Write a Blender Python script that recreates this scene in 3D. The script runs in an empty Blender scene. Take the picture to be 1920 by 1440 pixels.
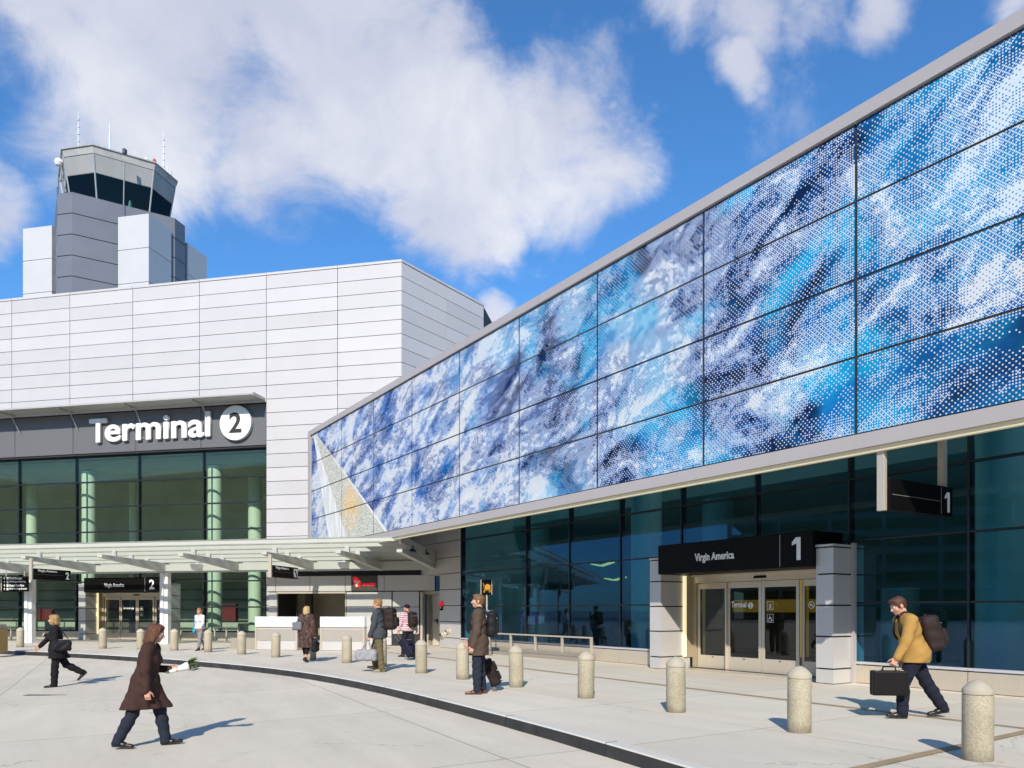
import bpy, bmesh, math, random
import numpy as np
from mathutils import Vector, Matrix
random.seed(7); np.random.seed(7)
scene = bpy.context.scene
COL = scene.collection
R = math.radians
# ---------------------------------------------------------------- camera
FPX, HZ, HC = 1450.0, 1145.0, 1.5          # focal length in px of a 1920 wide frame, horizon row, eye height
cam_data = bpy.data.cameras.new('camera'); cam = bpy.data.objects.new('camera', cam_data); COL.objects.link(cam)
cam.location = (0, 0, HC); cam.rotation_euler = (R(90), 0, 0)
cam_data.sensor_width = 36; cam_data.lens = FPX/1920*36; cam_data.shift_y = (HZ-720)/1920
cam_data.clip_end = 6000; cam_data.clip_start = 0.1
scene.camera = cam
# ---------------------------------------------------------------- node helper
class NT:
    def __init__(s, tree): s.t = tree; s.n = tree.nodes; s.l = tree.links
    def node(s, typ, ins=None, **kw):
        n = s.n.new(typ)
        for k, v in kw.items(): setattr(n, k, v)
        for k, v in (ins or {}).items(): s.put(n.inputs[k], v)
        return n
    def put(s, sock, v):
        if isinstance(v, bpy.types.NodeSocket): s.l.new(v, sock)
        else:
            if isinstance(v, (tuple, list)) and sock.type == 'RGBA' and len(v) == 3: v = (*v, 1)
            sock.default_value = v
    def m(s, op, a, b=0.0, c=None, clamp=False):
        n = s.n.new('ShaderNodeMath'); n.operation = op; n.use_clamp = clamp
        s.put(n.inputs[0], a); s.put(n.inputs[1], b)
        if c is not None: s.put(n.inputs[2], c)
        return n.outputs[0]
    def v(s, op, a, b=None):
        n = s.n.new('ShaderNodeVectorMath'); n.operation = op; s.put(n.inputs[0], a)
        if b is not None: s.put(n.inputs[1], b)
        return n.outputs['Value'] if op in ('DISTANCE', 'DOT_PRODUCT', 'LENGTH') else n.outputs[0]
    def mix(s, f, a, b, blend='MIX'):
        n = s.n.new('ShaderNodeMix'); n.data_type = 'RGBA'; n.blend_type = blend
        s.put(n.inputs[0], f); s.put(n.inputs[6], a); s.put(n.inputs[7], b)
        return n.outputs[2]
    def ss(s, x, lo, hi, a=0.0, b=1.0):
        n = s.node('ShaderNodeMapRange', {'Value': x, 'From Min': lo, 'From Max': hi, 'To Min': a, 'To Max': b}, interpolation_type='SMOOTHSTEP')
        return n.outputs[0]
    def noise(s, vec, scale, detail=4, rough=0.55, dist=0.0, out='Fac'):
        n = s.node('ShaderNodeTexNoise', {'Scale': scale, 'Detail': detail, 'Roughness': rough, 'Distortion': dist})
        if vec is not None: s.put(n.inputs['Vector'], vec)
        return n.outputs[out]
    def ramp(s, f, stops, interp='LINEAR'):
        n = s.n.new('ShaderNodeValToRGB'); cr = n.color_ramp; cr.interpolation = interp
        while len(cr.elements) < len(stops): cr.elements.new(0.5)
        for e, (p, c) in zip(cr.elements, stops): e.position = p; e.color = (*c, 1)
        s.put(n.inputs[0], f); return n.outputs[0]
# ---------------------------------------------------------------- sun, sky, exposure
SUN_EL, SUN_ROT = R(33), R(186.5)             # low sun straight behind the camera, a touch to the left
to_sun = Vector((math.sin(SUN_ROT)*math.cos(SUN_EL), math.cos(SUN_ROT)*math.cos(SUN_EL), math.sin(SUN_EL)))
sl = bpy.data.lights.new('sun', 'SUN'); sl.energy = 5.0; sl.angle = R(0.5); sl.color = (1.0, 0.93, 0.82)
so = bpy.data.objects.new('sun', sl); COL.objects.link(so); so.rotation_euler = (-to_sun).to_track_quat('-Z', 'Y').to_euler(); so.location = to_sun*60
scene.view_settings.view_transform = 'Standard'; scene.view_settings.look = 'None'
scene.view_settings.exposure = 0.12; scene.view_settings.gamma = 1.0
world = bpy.data.worlds.new('World'); scene.world = world; world.use_nodes = True
wt = NT(world.node_tree); wt.n.clear()
sky = wt.node('ShaderNodeTexSky', sky_type='NISHITA', sun_disc=False)
sky.sun_elevation = SUN_EL; sky.sun_rotation = SUN_ROT; sky.air_density = 1.0; sky.dust_density = 0.3; sky.ozone_density = 3.0
dirv = wt.v('NORMALIZE', wt.node('ShaderNodeTexCoord').outputs['Generated'])
def sky_dir(u, v): return Vector(((u-960)/FPX, 1.0, (HZ-v)/FPX)).normalized()
warp = wt.v('ADD', dirv, wt.v('SCALE', wt.v('SUBTRACT', wt.noise(dirv, 3.2, 5, 0.6, out='Color'), (0.5, 0.5, 0.5))))
warp.node.inputs[1].links[0].from_node.inputs['Scale'].default_value = 0.16
blobs = [(300, 60, .04, .27), (120, 40, .00, .14), (620, 60, .05, .26), (500, 230, .02, .18), (700, 200, .06, .19), (880, 320, .05, .165),
         (1040, 290, .04, .155), (1140, 290, .02, .10), (860, 430, .01, .10), (820, 60, .0, .10), (960, 450, .0, .07), (300, 290, .0, .11), (800, 420, .0, .09),
         (1400, 0, .0, .085), (1300, -30, .0, .11), (1385, 105, .0, .045), (1520, -40, .0, .075), (1640, 0, .0, .05), (20, 350, .0, .075), (-40, 330, .0, .10),
         (940, 590, .0, .05), (1890, 5, .0, .04), (1160, 180, .0, .03)]
cov = None
for (u, v, r0, r1) in blobs:
    w = wt.ss(wt.v('DISTANCE', warp, tuple(sky_dir(u, v))), r0, r1*1.0, 1.0, 0.0)
    cov = w if cov is None else wt.m('MAXIMUM', cov, w)
# other clouds elsewhere in the sky (behind and beside the view)
else_n = wt.ss(wt.noise(dirv, 1.7, 5, .6), .5, .68)
sepd = wt.node('ShaderNodeSeparateXYZ', {0: dirv})
behind = wt.ss(sepd.outputs['Y'], .5, .2)
cov = wt.m('MAXIMUM', cov, wt.m('MULTIPLY', else_n, wt.m('MULTIPLY', behind, .25)))
fb = wt.noise(wt.v('MULTIPLY', dirv, (1.0, 1.0, 1.35)), 6.5, 9, .62, .35)
dens = wt.ss(wt.m('ADD', wt.m('MULTIPLY', cov, .80), wt.m('MULTIPLY', wt.m('SUBTRACT', fb, .5), 1.7)), .16, .80)
shade = wt.noise(wt.v('ADD', dirv, (.03, 0, .05)), 5.0, 6, .6, .2)
ccol = wt.ramp(wt.m('ADD', wt.m('MULTIPLY', wt.m('SUBTRACT', shade, .5), 1.6), .5), [(0.12, (.50, .53, .67)), (.5, (.64, .66, .76)), (.88, (.86, .86, .90))])
skyc = wt.mix(1.0, sky.outputs[0], (.50, .93, 1.26), 'MULTIPLY')
bg1 = wt.node('ShaderNodeBackground', {'Color': skyc, 'Strength': 0.145})
bg2 = wt.node('ShaderNodeBackground', {'Color': ccol, 'Strength': 1.0})
mx = wt.node('ShaderNodeMixShader', {0: wt.m('MULTIPLY', dens, .90), 1: bg1.outputs[0], 2: bg2.outputs[0]})
wt.l.new(mx.outputs[0], wt.node('ShaderNodeOutputWorld').inputs[0])
# ---------------------------------------------------------------- geometry helpers
class Frame:
    """a building's own axes: x along its front, y into it, z up"""
    def __init__(s, ox, oy, deg):
        s.o = (ox, oy); a = R(deg); s.a = a
        s.ex = (math.cos(a), math.sin(a)); s.ey = (-math.sin(a), math.cos(a))
    def x(s, u, y=0.0):
        k = (u-960)/FPX
        return (k*(s.o[1]+y*s.ey[1]) - s.o[0] - y*s.ey[0])/(s.ex[0]-k*s.ex[1])
    def Y(s, x, y=0.0): return s.o[1]+x*s.ex[1]+y*s.ey[1]
    def z(s, u, v, y=0.0): return HC+(HZ-v)/FPX*s.Y(s.x(u, y), y)
    def w(s, x, y, z=0.0): return (s.o[0]+x*s.ex[0]+y*s.ey[0], s.o[1]+x*s.ex[1]+y*s.ey[1], z)
def ground(u, v, z=0.0):
    Y = (HC-z)*FPX/(v-HZ); return ((u-960)/FPX*Y, Y, z)
class MB:
    def __init__(s, M=None): s.v = []; s.f = []; s.mi = []; s.M = M; s.m = 0
    def add(s, vs, fs):
        b = len(s.v)
        for p in vs: s.v.append(tuple(s.M @ Vector(p)) if s.M is not None else tuple(p))
        for f in fs: s.f.append([b+i for i in f]); s.mi.append(s.m)
    def box(s, x0, x1, y0, y1, z0, z1):
        x0, x1 = sorted((x0, x1)); y0, y1 = sorted((y0, y1)); z0, z1 = sorted((z0, z1))
        s.add([(x0,y0,z0),(x1,y0,z0),(x1,y1,z0),(x0,y1,z0),(x0,y0,z1),(x1,y0,z1),(x1,y1,z1),(x0,y1,z1)],
              [(0,3,2,1),(4,5,6,7),(0,1,5,4),(1,2,6,5),(2,3,7,6),(3,0,4,7)])
    def hexa(s, lo, hi):                       # two quads of 4 points (bottom ccw, top ccw)
        s.add(list(lo)+list(hi), [(0,3,2,1),(4,5,6,7),(0,1,5,4),(1,2,6,5),(2,3,7,6),(3,0,4,7)])
    def prism(s, poly, z0, z1, top=None):
        n = len(poly); top = top or poly
        s.add([(p[0],p[1],z0) for p in poly]+[(p[0],p[1],z1) for p in top],
              [tuple(range(n-1,-1,-1)), tuple(range(n,2*n))]+[(i,(i+1)%n,n+(i+1)%n,n+i) for i in range(n)])
    def quad(s, a, b, c, d): s.add([a,b,c,d], [(0,1,2,3)])
    def tube(s, pts, r, n=10, r1=None, cap=True):
        pts = [Vector(p) for p in pts]; k = len(pts); rings = []
        up = Vector((0.12, 0.31, 0.94))
        for i, p in enumerate(pts):
            d = (pts[min(i+1,k-1)]-pts[max(i-1,0)]).normalized()
            a = d.cross(up); a = a.normalized() if a.length > 1e-4 else Vector((1,0,0)); b = d.cross(a)
            rr = r if r1 is None else r+(r1-r)*i/(k-1)
            rings.append([p+(a*math.cos(2*math.pi*j/n)+b*math.sin(2*math.pi*j/n))*rr for j in range(n)])
        vs = [q for g in rings for q in g]
        fs = [(i*n+j, i*n+(j+1)%n, (i+1)*n+(j+1)%n, (i+1)*n+j) for i in range(k-1) for j in range(n)]
        if cap: fs += [tuple(range(n-1,-1,-1)), tuple((k-1)*n+j for j in range(n))]
        s.add(vs, fs)
    def lathe(s, prof, n=32, c=(0,0)):
        k = len(prof)
        vs = [(c[0]+r*math.cos(2*math.pi*j/n), c[1]+r*math.sin(2*math.pi*j/n), z) for r, z in prof for j in range(n)]
        fs = [(i*n+j, i*n+(j+1)%n, (i+1)*n+(j+1)%n, (i+1)*n+j) for i in range(k-1) for j in range(n)]
        if prof[0][0] > 1e-4: fs.append(tuple(range(n-1,-1,-1)))
        if prof[-1][0] > 1e-4: fs.append(tuple((k-1)*n+j for j in range(n)))
        s.add(vs, fs)
    def build(s, name, mats, parent=None, smooth=False, bevel=0.0, angle=35):
        me = bpy.data.meshes.new(name); me.from_pydata(s.v, [], s.f)
        mats = mats if isinstance(mats, (list, tuple)) else [mats]
        for m in mats: me.materials.append(m)
        if len(mats) > 1: me.polygons.foreach_set('material_index', s.mi)
        bm = bmesh.new(); bm.from_mesh(me); bmesh.ops.recalc_face_normals(bm, faces=bm.faces)
        if smooth:
            for f in bm.faces: f.smooth = True
            for e in bm.edges:
                if len(e.link_faces) == 2 and e.calc_face_angle(0) > R(angle): e.smooth = False
        bm.to_mesh(me); bm.free(); me.update()
        o = bpy.data.objects.new(name, me); COL.objects.link(o)
        if parent: o.parent = parent
        if bevel:
            b = o.modifiers.new('bevel', 'BEVEL'); b.width = bevel; b.segments = 2; b.limit_method = 'ANGLE'; b.angle_limit = R(40)
        return o
def tag(o, label=None, cat=None, group=None, kind=None):
    if label: o['label'] = label
    if cat: o['category'] = cat
    if group: o['group'] = group
    if kind: o['kind'] = kind
    return o
def thing(name, label, cat, loc=(0,0,0), rz=0.0, group=None):
    o = bpy.data.objects.new(name, None); COL.objects.link(o); o.empty_display_size = .3
    o.location = loc; o.rotation_euler = (0,0,rz); return tag(o, label, cat, group)
def copy_tree(o, parent=None):
    c = o.copy(); COL.objects.link(c); c.parent = parent
    for ch in o.children: copy_tree(ch, c)
    return c
def text_obj(name, body, mat, parent, x, y, z, size, width=None, depth=.01, bold=0.0, align='LEFT', fat=0.0, height=None):
    """lettering standing upright in the parent's x-z plane, read from -y"""
    cu = bpy.data.curves.new(name, 'FONT'); cu.body = body; cu.size = size; cu.extrude = depth/2; cu.offset = bold; cu.align_x = align; cu.resolution_u = 4
    t = bpy.data.objects.new(name, cu); COL.objects.link(t); bpy.context.view_layer.update()
    me = bpy.data.meshes.new_from_object(t.evaluated_get(bpy.context.evaluated_depsgraph_get()))
    bpy.data.objects.remove(t); me.name = name
    n = len(me.vertices); co = np.empty(n*3); me.vertices.foreach_get('co', co); co = co.reshape(-1,3)
    x0, x1, y0, y1 = co[:,0].min(), co[:,0].max(), co[:,1].min(), co[:,1].max()
    sx = (width/(x1-x0)) if width else 1.0
    sy = (height/(y1-y0)) if height else 1.0
    xo = x0 if align == 'LEFT' else (x0+x1)/2
    out = np.empty_like(co); out[:,0] = x+(co[:,0]-xo)*sx; out[:,2] = z+(co[:,1]-(y0 if height else 0))*sy; out[:,1] = y-co[:,2]
    me.vertices.foreach_set('co', out.ravel()); me.materials.clear(); me.materials.append(mat); me.update()
    if fat:                                  # thicken strokes: staggered copies joined into the same mesh
        bm = bmesh.new()
        for k, (ox, oz) in enumerate(((-1,0),(1,0),(0,.6),(0,-.6))):
            b0 = len(bm.verts); bm.from_mesh(me); bm.verts.ensure_lookup_table()
            for v_ in bm.verts[b0:]: v_.co += Vector((ox*fat, -.004*k, oz*fat))
        bm.to_mesh(me); bm.free()
    o = bpy.data.objects.new(name, me); COL.objects.link(o); o.parent = parent
    return o
# ---------------------------------------------------------------- materials
def mat(name, col, rough=.6, metal=0.0, var=.0, vscale=3.0, bump=0.0, bscale=40.0, spec=.5, island=0.0, stretch=None, emit=None, estr=0.0):
    m = bpy.data.materials.new(name); m.use_nodes = True; t = NT(m.node_tree)
    b = t.n['Principled BSDF']; b.inputs['Roughness'].default_value = rough; b.inputs['Metallic'].default_value = metal
    b.inputs['Specular IOR Level'].default_value = spec
    c = (*col, 1); co = t.node('ShaderNodeTexCoord').outputs['Object']
    if stretch: co = t.v('MULTIPLY', co, stretch)
    src = None
    if var or island:
        f = 1.0
        if var: f = t.m('ADD', 1.0, t.m('MULTIPLY', t.m('SUBTRACT', t.noise(co, vscale, 6, .6), .5), var*2.6))
        if island:
            r = t.node('ShaderNodeNewGeometry').outputs['Random Per Island']
            f = t.m('MULTIPLY', f, t.m('ADD', 1.0-island/2, t.m('MULTIPLY', r, island)))
        vm = t.n.new('ShaderNodeVectorMath'); vm.operation = 'SCALE'; vm.inputs[0].default_value = col; t.put(vm.inputs['Scale'], f); src = vm.outputs[0]
        t.l.new(src, b.inputs['Base Color'])
        if var: t.put(b.inputs['Roughness'], t.m('ADD', rough-.06, t.m('MULTIPLY', t.noise(co, vscale*2.3, 4), .12)))
    else: b.inputs['Base Color'].default_value = c
    if bump:
        bn = t.node('ShaderNodeBump', {'Strength': bump, 'Distance': .01, 'Height': t.noise(co, bscale, 4)}); t.l.new(bn.outputs[0], b.inputs['Normal'])
    if emit: b.inputs['Emission Color'].default_value = (*emit, 1); b.inputs['Emission Strength'].default_value = estr
    return m
def glass_mat(name, tint, ior=1.5, wave=.0, refl=1.0, rcol=(.95,.97,1)):
    m = bpy.data.materials.new(name); m.use_nodes = True; t = NT(m.node_tree); t.n.clear()
    tr = t.node('ShaderNodeBsdfTransparent', {'Color': tint}); gl = t.node('ShaderNodeBsdfGlossy', {'Color': rcol, 'Roughness': .015})
    ge = t.node('ShaderNodeNewGeometry'); cs = t.m('ABSOLUTE', t.v('DOT_PRODUCT', ge.outputs['Normal'], ge.outputs['Incoming'])); f0 = 2*((ior-1)/(ior+1))**2
    fr = t.m('ADD', f0, t.m('MULTIPLY', 1-f0, t.m('POWER', t.m('SUBTRACT', 1.0, cs), 5.0)))   # both faces of the pane, either side
    if wave:
        co = t.node('ShaderNodeTexCoord').outputs['Object']
        bn = t.node('ShaderNodeBump', {'Strength': wave, 'Distance': .05, 'Height': t.noise(co, .8, 2)}); t.l.new(bn.outputs[0], gl.inputs['Normal'])
    mx = t.node('ShaderNodeMixShader', {0: t.m('MULTIPLY', fr, refl, clamp=True), 1: tr.outputs[0], 2: gl.outputs[0]})
    t.l.new(mx.outputs[0], t.node('ShaderNodeOutputMaterial').inputs[0]); return m
M = {}
M['white_panel'] = mat('white_metal_panel', (.495,.478,.478), .5, .05, .05, .6, .06, 1.1, spec=.4, island=.10)
M['tower_panel'] = mat('grey_tower_panel', (.175,.18,.20), .5, .4, .10, .5, island=.05)
M['joint'] = mat('dark_joint', (.02,.02,.022), .7)
M['fascia'] = mat('charcoal_fascia_panel', (.125,.125,.128), .45, 0, .05, .5, island=.05)
M['lilac'] = mat('warm_grey_frame_paint', (.40,.37,.37), .4, .0, .05, .8, spec=.4)
M['silver'] = mat('brushed_steel', (.60,.53,.43), .36, .4, .10, 2.0, .04, 90, stretch=(30,30,1))
M['alu_panel'] = mat('satin_aluminium_panel', (.56,.54,.52), .44, .25, .07, .7, island=.06)
M['mullion'] = mat('dark_mullion', (.018,.022,.026), .4, .2)
M['black'] = mat('black_sign_board', (.004,.0035,.0035), .5, spec=.12)
M['white'] = mat('white_lettering', (.82,.82,.80), .5)
M['letter'] = mat('white_painted_letter', (.70,.70,.68), .45)
M['canopy'] = mat('off_white_canopy_paint', (.46,.465,.415), .45, 0, .06, 1.2)
M['interior'] = mat('dim_interior_wall', (.46,.47,.42), .8, 0, .25, .5)
M['floor_in'] = mat('interior_floor', (.14,.13,.12), .35, 0, .1, 1.0)
M['column'] = mat('pale_round_column', (.62,.66,.58), .6)
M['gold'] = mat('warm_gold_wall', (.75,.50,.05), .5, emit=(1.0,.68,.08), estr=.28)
M['strip'] = mat('lit_jamb_strip', (.8,.7,.4), .5, emit=(1.0,.88,.55), estr=.75)
M['cream'] = mat('cream_edge_trim', (.56,.51,.36), .5, emit=(1,.88,.55), estr=.10)  # cream paint with a faint added glow; the trim is no lamp
M['counter_white'] = mat('white_counter_front', (.86,.86,.85), .35)
M['booth_in'] = mat('dark_recess', (.05,.045,.038), .8, 0, .3, 1.2)
M['red'] = mat('red_sign_face', (.62,.01,.02), .4, emit=(1,.01,.03), estr=.35)
M['tglass'] = glass_mat('green_tinted_glass', (.74,.85,.75,1), 1.5, 0, .65, (.75,1,.8))
M['rglass'] = glass_mat('blue_teal_tinted_glass', (.21,.52,.66,1), 1.55, .006, 1.0, (.28,.54,.95))
M['dglass'] = glass_mat('door_glass', (.20,.205,.185,1), 1.5, .0, .7)
M['cabglass'] = glass_mat('tower_cab_glass', (.03,.05,.05,1), 1.4, .0, .35)
M['roofglass'] = glass_mat('canopy_roof_glass', (.90,.94,.90,1), 1.35, .0)
M['bench_stone'] = mat('beige_stone', (.30,.27,.22), .6, 0, .1, 2)
def speckle(name, base, lo, hi, scale, bumps=.5):
    m = bpy.data.materials.new(name); m.use_nodes = True; t = NT(m.node_tree); b = t.n['Principled BSDF']
    co = t.node('ShaderNodeTexCoord').outputs['Object']
    vo = t.node('ShaderNodeTexVoronoi', {'Vector': co, 'Scale': scale})
    c = t.mix(t.ss(vo.outputs['Color'], .1, .9), lo, hi)
    c = t.mix(.62, c, base); big = t.noise(co, 2.5, 6, .65)
    c = t.mix(t.ss(big, .35, .75), c, t.mix(1.0, c, (.78,.76,.70), 'MULTIPLY'))
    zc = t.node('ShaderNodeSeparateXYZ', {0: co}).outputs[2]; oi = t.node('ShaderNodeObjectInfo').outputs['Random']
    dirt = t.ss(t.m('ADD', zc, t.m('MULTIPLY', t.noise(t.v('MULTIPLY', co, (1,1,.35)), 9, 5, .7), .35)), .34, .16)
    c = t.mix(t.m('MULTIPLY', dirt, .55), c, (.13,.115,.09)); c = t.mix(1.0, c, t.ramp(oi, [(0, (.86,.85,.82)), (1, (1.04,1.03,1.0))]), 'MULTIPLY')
    b.inputs['Roughness'].default_value = .85; t.l.new(c, b.inputs['Base Color'])
    bn = t.node('ShaderNodeBump', {'Strength': bumps, 'Distance': .004, 'Height': vo.outputs['Distance']}); t.l.new(bn.outputs[0], b.inputs['Normal'])
    return m
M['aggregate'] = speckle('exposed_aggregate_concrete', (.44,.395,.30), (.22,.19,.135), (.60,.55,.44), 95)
M['cap_conc'] = speckle('smooth_cap_concrete', (.49,.44,.35), (.36,.33,.26), (.52,.49,.42), 140, .2)
def concrete(name, base, ang, jx, jy, joint=True, jw=.008, ox=0., oy=0., amt=.5):
    m = bpy.data.materials.new(name); m.use_nodes = True; t = NT(m.node_tree); b = t.n['Principled BSDF']
    co = t.node('ShaderNodeTexCoord').outputs['Object']
    mp = t.node('ShaderNodeMapping', {'Vector': co, 'Rotation': (0,0,-ang), 'Location': (ox,oy,0)}).outputs[0]
    n1 = t.noise(mp, .22, 6, .62); n2 = t.noise(t.v('MULTIPLY', mp, (.35,1.6,1)), 1.1, 7, .65); n3 = t.noise(mp, 26, 4, .7); n4 = t.noise(mp, 170, 2)
    f = t.m('ADD', 1.0, t.m('MULTIPLY', t.m('SUBTRACT', n1, .5), .34*amt)); f = t.m('ADD', f, t.m('MULTIPLY', t.m('SUBTRACT', n2, .5), .42*amt))
    f = t.m('ADD', f, t.m('MULTIPLY', t.m('SUBTRACT', n3, .5), .18*amt)); f = t.m('ADD', f, t.m('MULTIPLY', t.m('SUBTRACT', n4, .5), .22*amt))
    spots = t.ss(t.noise(mp, 3.1, 3, .5, .4), .70, .76, 1.0, .86); f = t.m('MULTIPLY', f, spots)
    drip = t.ss(t.noise(mp, 1.3, 5, .6, 1.2), .62, .74, 1.0, .90); f = t.m('MULTIPLY', f, drip)
    vo = t.node('ShaderNodeTexVoronoi', {'Vector': t.v('ADD', mp, t.v('MULTIPLY', t.noise(mp, 2.2, 5, .7, out='Color'), (.9,.9,0))), 'Scale': .17}, feature='DISTANCE_TO_EDGE').outputs['Distance']
    crack = t.m('MULTIPLY', t.ss(vo, .0035, .0010), t.ss(t.noise(mp, .33, 2), .5, .6)); f = t.m('MULTIPLY', f, t.m('SUBTRACT', 1.0, t.m('MULTIPLY', crack, .35)))
    gum = t.node('ShaderNodeTexVoronoi', {'Vector': mp, 'Scale': 1.4, 'Randomness': 1.0}); gd = t.m('MULTIPLY', t.ss(gum.outputs['Distance'], .035, .024), t.m('GREATER_THAN', t.node('ShaderNodeSeparateColor', {0: gum.outputs['Color']}).outputs[0], .62)); f = t.m('MULTIPLY', f, t.m('SUBTRACT', 1.0, t.m('MULTIPLY', gd, .30)))
    sp = t.node('ShaderNodeSeparateXYZ', {0: mp})
    if joint:
        def line(c, per, w):
            d = t.m('ABSOLUTE', t.m('SUBTRACT', t.m('FRACT', t.m('DIVIDE', c, per)), .5)); return t.ss(d, .5-w/per*1.6, .5-w/per*.6)
        ln = t.m('MAXIMUM', line(sp.outputs[0], jx, jw), line(sp.outputs[1], jy, jw))
        f = t.m('MULTIPLY', f, t.m('SUBTRACT', 1.0, t.m('MULTIPLY', ln, .45)))
        cell = t.node('ShaderNodeCombineXYZ', {0: t.m('FLOOR', t.m('ADD', t.m('DIVIDE', sp.outputs[0], jx), .0)), 1: t.m('FLOOR', t.m('DIVIDE', sp.outputs[1], jy))}).outputs[0]
        wn = t.node('ShaderNodeTexWhiteNoise', {'Vector': cell}).outputs[0]
        f = t.m('MULTIPLY', f, t.m('ADD', .95, t.m('MULTIPLY', wn, .09)))
    vm = t.n.new('ShaderNodeVectorMath'); vm.operation = 'SCALE'; vm.inputs[0].default_value = base; t.put(vm.inputs['Scale'], f)
    t.l.new(vm.outputs[0], b.inputs['Base Color']); b.inputs['Roughness'].default_value = .88; b.inputs['Specular IOR Level'].default_value = .25
    bn = t.node('ShaderNodeBump', {'Strength': .25, 'Distance': .004, 'Height': n3}); t.l.new(bn.outputs[0], b.inputs['Normal']); return m
# ================================================================ THE SETTING
FT = Frame(-12.1, 38.03, -12.1)             # terminal front (glass / white wall corner)
FR = Frame(8.89, 13.43, -56.8)              # concourse front on the right (glass plane)
M['sidewalk'] = concrete('sidewalk_concrete', (.60,.54,.445), FR.a, 3.05, 3.05, True, .008, 0.4, 1.1, .75)
M['road'] = concrete('road_concrete', (.595,.53,.43), R(-63), 4.6, 6.1, True, .010, 3.2, 2.2, .9)
M['kerb_white'] = mat('white_kerb_paint', (.60,.57,.50), .6, 0, .08, 3)
M['kerb_black'] = mat('black_kerb_paint', (.028,.027,.026), .6, 0, .8, 3, .2, 60)
M['tan'] = mat('tan_strip_concrete', (.33,.245,.14), .8, 0, .28, 2.2, .1, 60)
M['soil'] = mat('far_ground', (.30,.29,.27), .9, 0, .2, .05)
kpts = [(0,1218.6),(110,1222.5),(200,1227),(340,1236),(430,1243.5),(500,1250.5),(580,1260),(640,1269),(720,1286),(790,1302.5),(860,1320.5),(930,1337.5),(1000,1356),(1070,1374.5),(1140,1394),(1220,1417),(1300,1441)]
kp = [Vector(ground(u, v)[:2]) for u, v in kpts]
# smooth, then continue straight beyond both ends
for _ in range(3): kp = [kp[0]]+[(kp[i-1]+kp[i]*2+kp[i+1])/4 for i in range(1, len(kp)-1)]+[kp[-1]]
d0 = (kp[0]-kp[2]).normalized(); d1 = (kp[-1]-kp[-4]).normalized()
kp = [kp[0]+d0*60, kp[0]+d0*12]+kp+[kp[-1]+d1*3, kp[-1]+d1*10, kp[-1]+d1*60]
def catmull(P, n=5):
    out = []
    for i in range(1, len(P)-2):
        for k in range(n):
            t = k/n; a, b, c, d = P[i-1], P[i], P[i+1], P[i+2]
            out.append(.5*((2*b)+(c-a)*t+(2*a-5*b+4*c-d)*t*t+(3*b-a-3*c+d)*t**3))
    return [P[0]]+out+[P[-2], P[-1]]
kc = catmull(kp)
def knorm(i):
    d = (kc[min(i+1,len(kc)-1)]-kc[max(i-1,0)]).normalized(); return Vector((d.y, -d.x))   # towards the road
kn = [knorm(i) for i in range(len(kc))]
karr = np.array([[p.x,p.y] for p in kc])
def kerb_dist(x, y):
    a, b = karr[:-1], karr[1:]; p = np.array([x,y]); ab = b-a
    t = np.clip(((p-a)*ab).sum(1)/(ab*ab).sum(1), 0, 1); q = a+ab*t[:,None]; dd = np.hypot(*(p-q).T); i = dd.argmin()
    side = ab[i][1]*(p-q[i])[0]-ab[i][0]*(p-q[i])[1]
    return dd[i]*(1 if side > 0 else -1)
def road_z(x, y):
    d = kerb_dist(x, y); return -.15-.022*min(max(d, 0), 5.5)
mb = MB(); xs = np.concatenate([np.linspace(-90,-26,17), np.arange(-25,14.1,.75), np.linspace(16,40,5)]); ys = np.concatenate([np.linspace(-40,-2,12), np.arange(-1,36,.75), np.linspace(37,60,6)])
mb.add([(x,y,road_z(x,y)) for y in ys for x in xs], [(j*len(xs)+i, j*len(xs)+i+1, (j+1)*len(xs)+i+1, (j+1)*len(xs)+i) for j in range(len(ys)-1) for i in range(len(xs)-1)])
tag(mb.build('road', M['road'], smooth=True, angle=80), kind='structure')
mb = MB(); mb.quad((-2500,-2500,-.32),(2500,-2500,-.32),(2500,2500,-.32),(-2500,2500,-.32)); tag(mb.build('ground', M['soil']), kind='structure')
# sidewalk slab: from behind the kerb band to the buildings and beyond
inner = [p-n*.16 for p, n in zip(kc, kn)]
mb = MB(); far = [Vector((60,-60)), Vector((80,120)), Vector((-80,120))]
poly = [(p.x,p.y) for p in inner]+[(f.x,f.y) for f in far]
mb.add([(x,y,0) for x,y in poly], [tuple(range(len(poly)))]); sw = mb.build('sidewalk', M['sidewalk'])
bm = bmesh.new(); bm.from_mesh(sw.data); bmesh.ops.triangulate(bm, faces=bm.faces)
for f in bm.faces:
    if f.normal.z < 0: f.normal_flip()
bm.to_mesh(sw.data); bm.free(); tag(sw, kind='structure')
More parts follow.
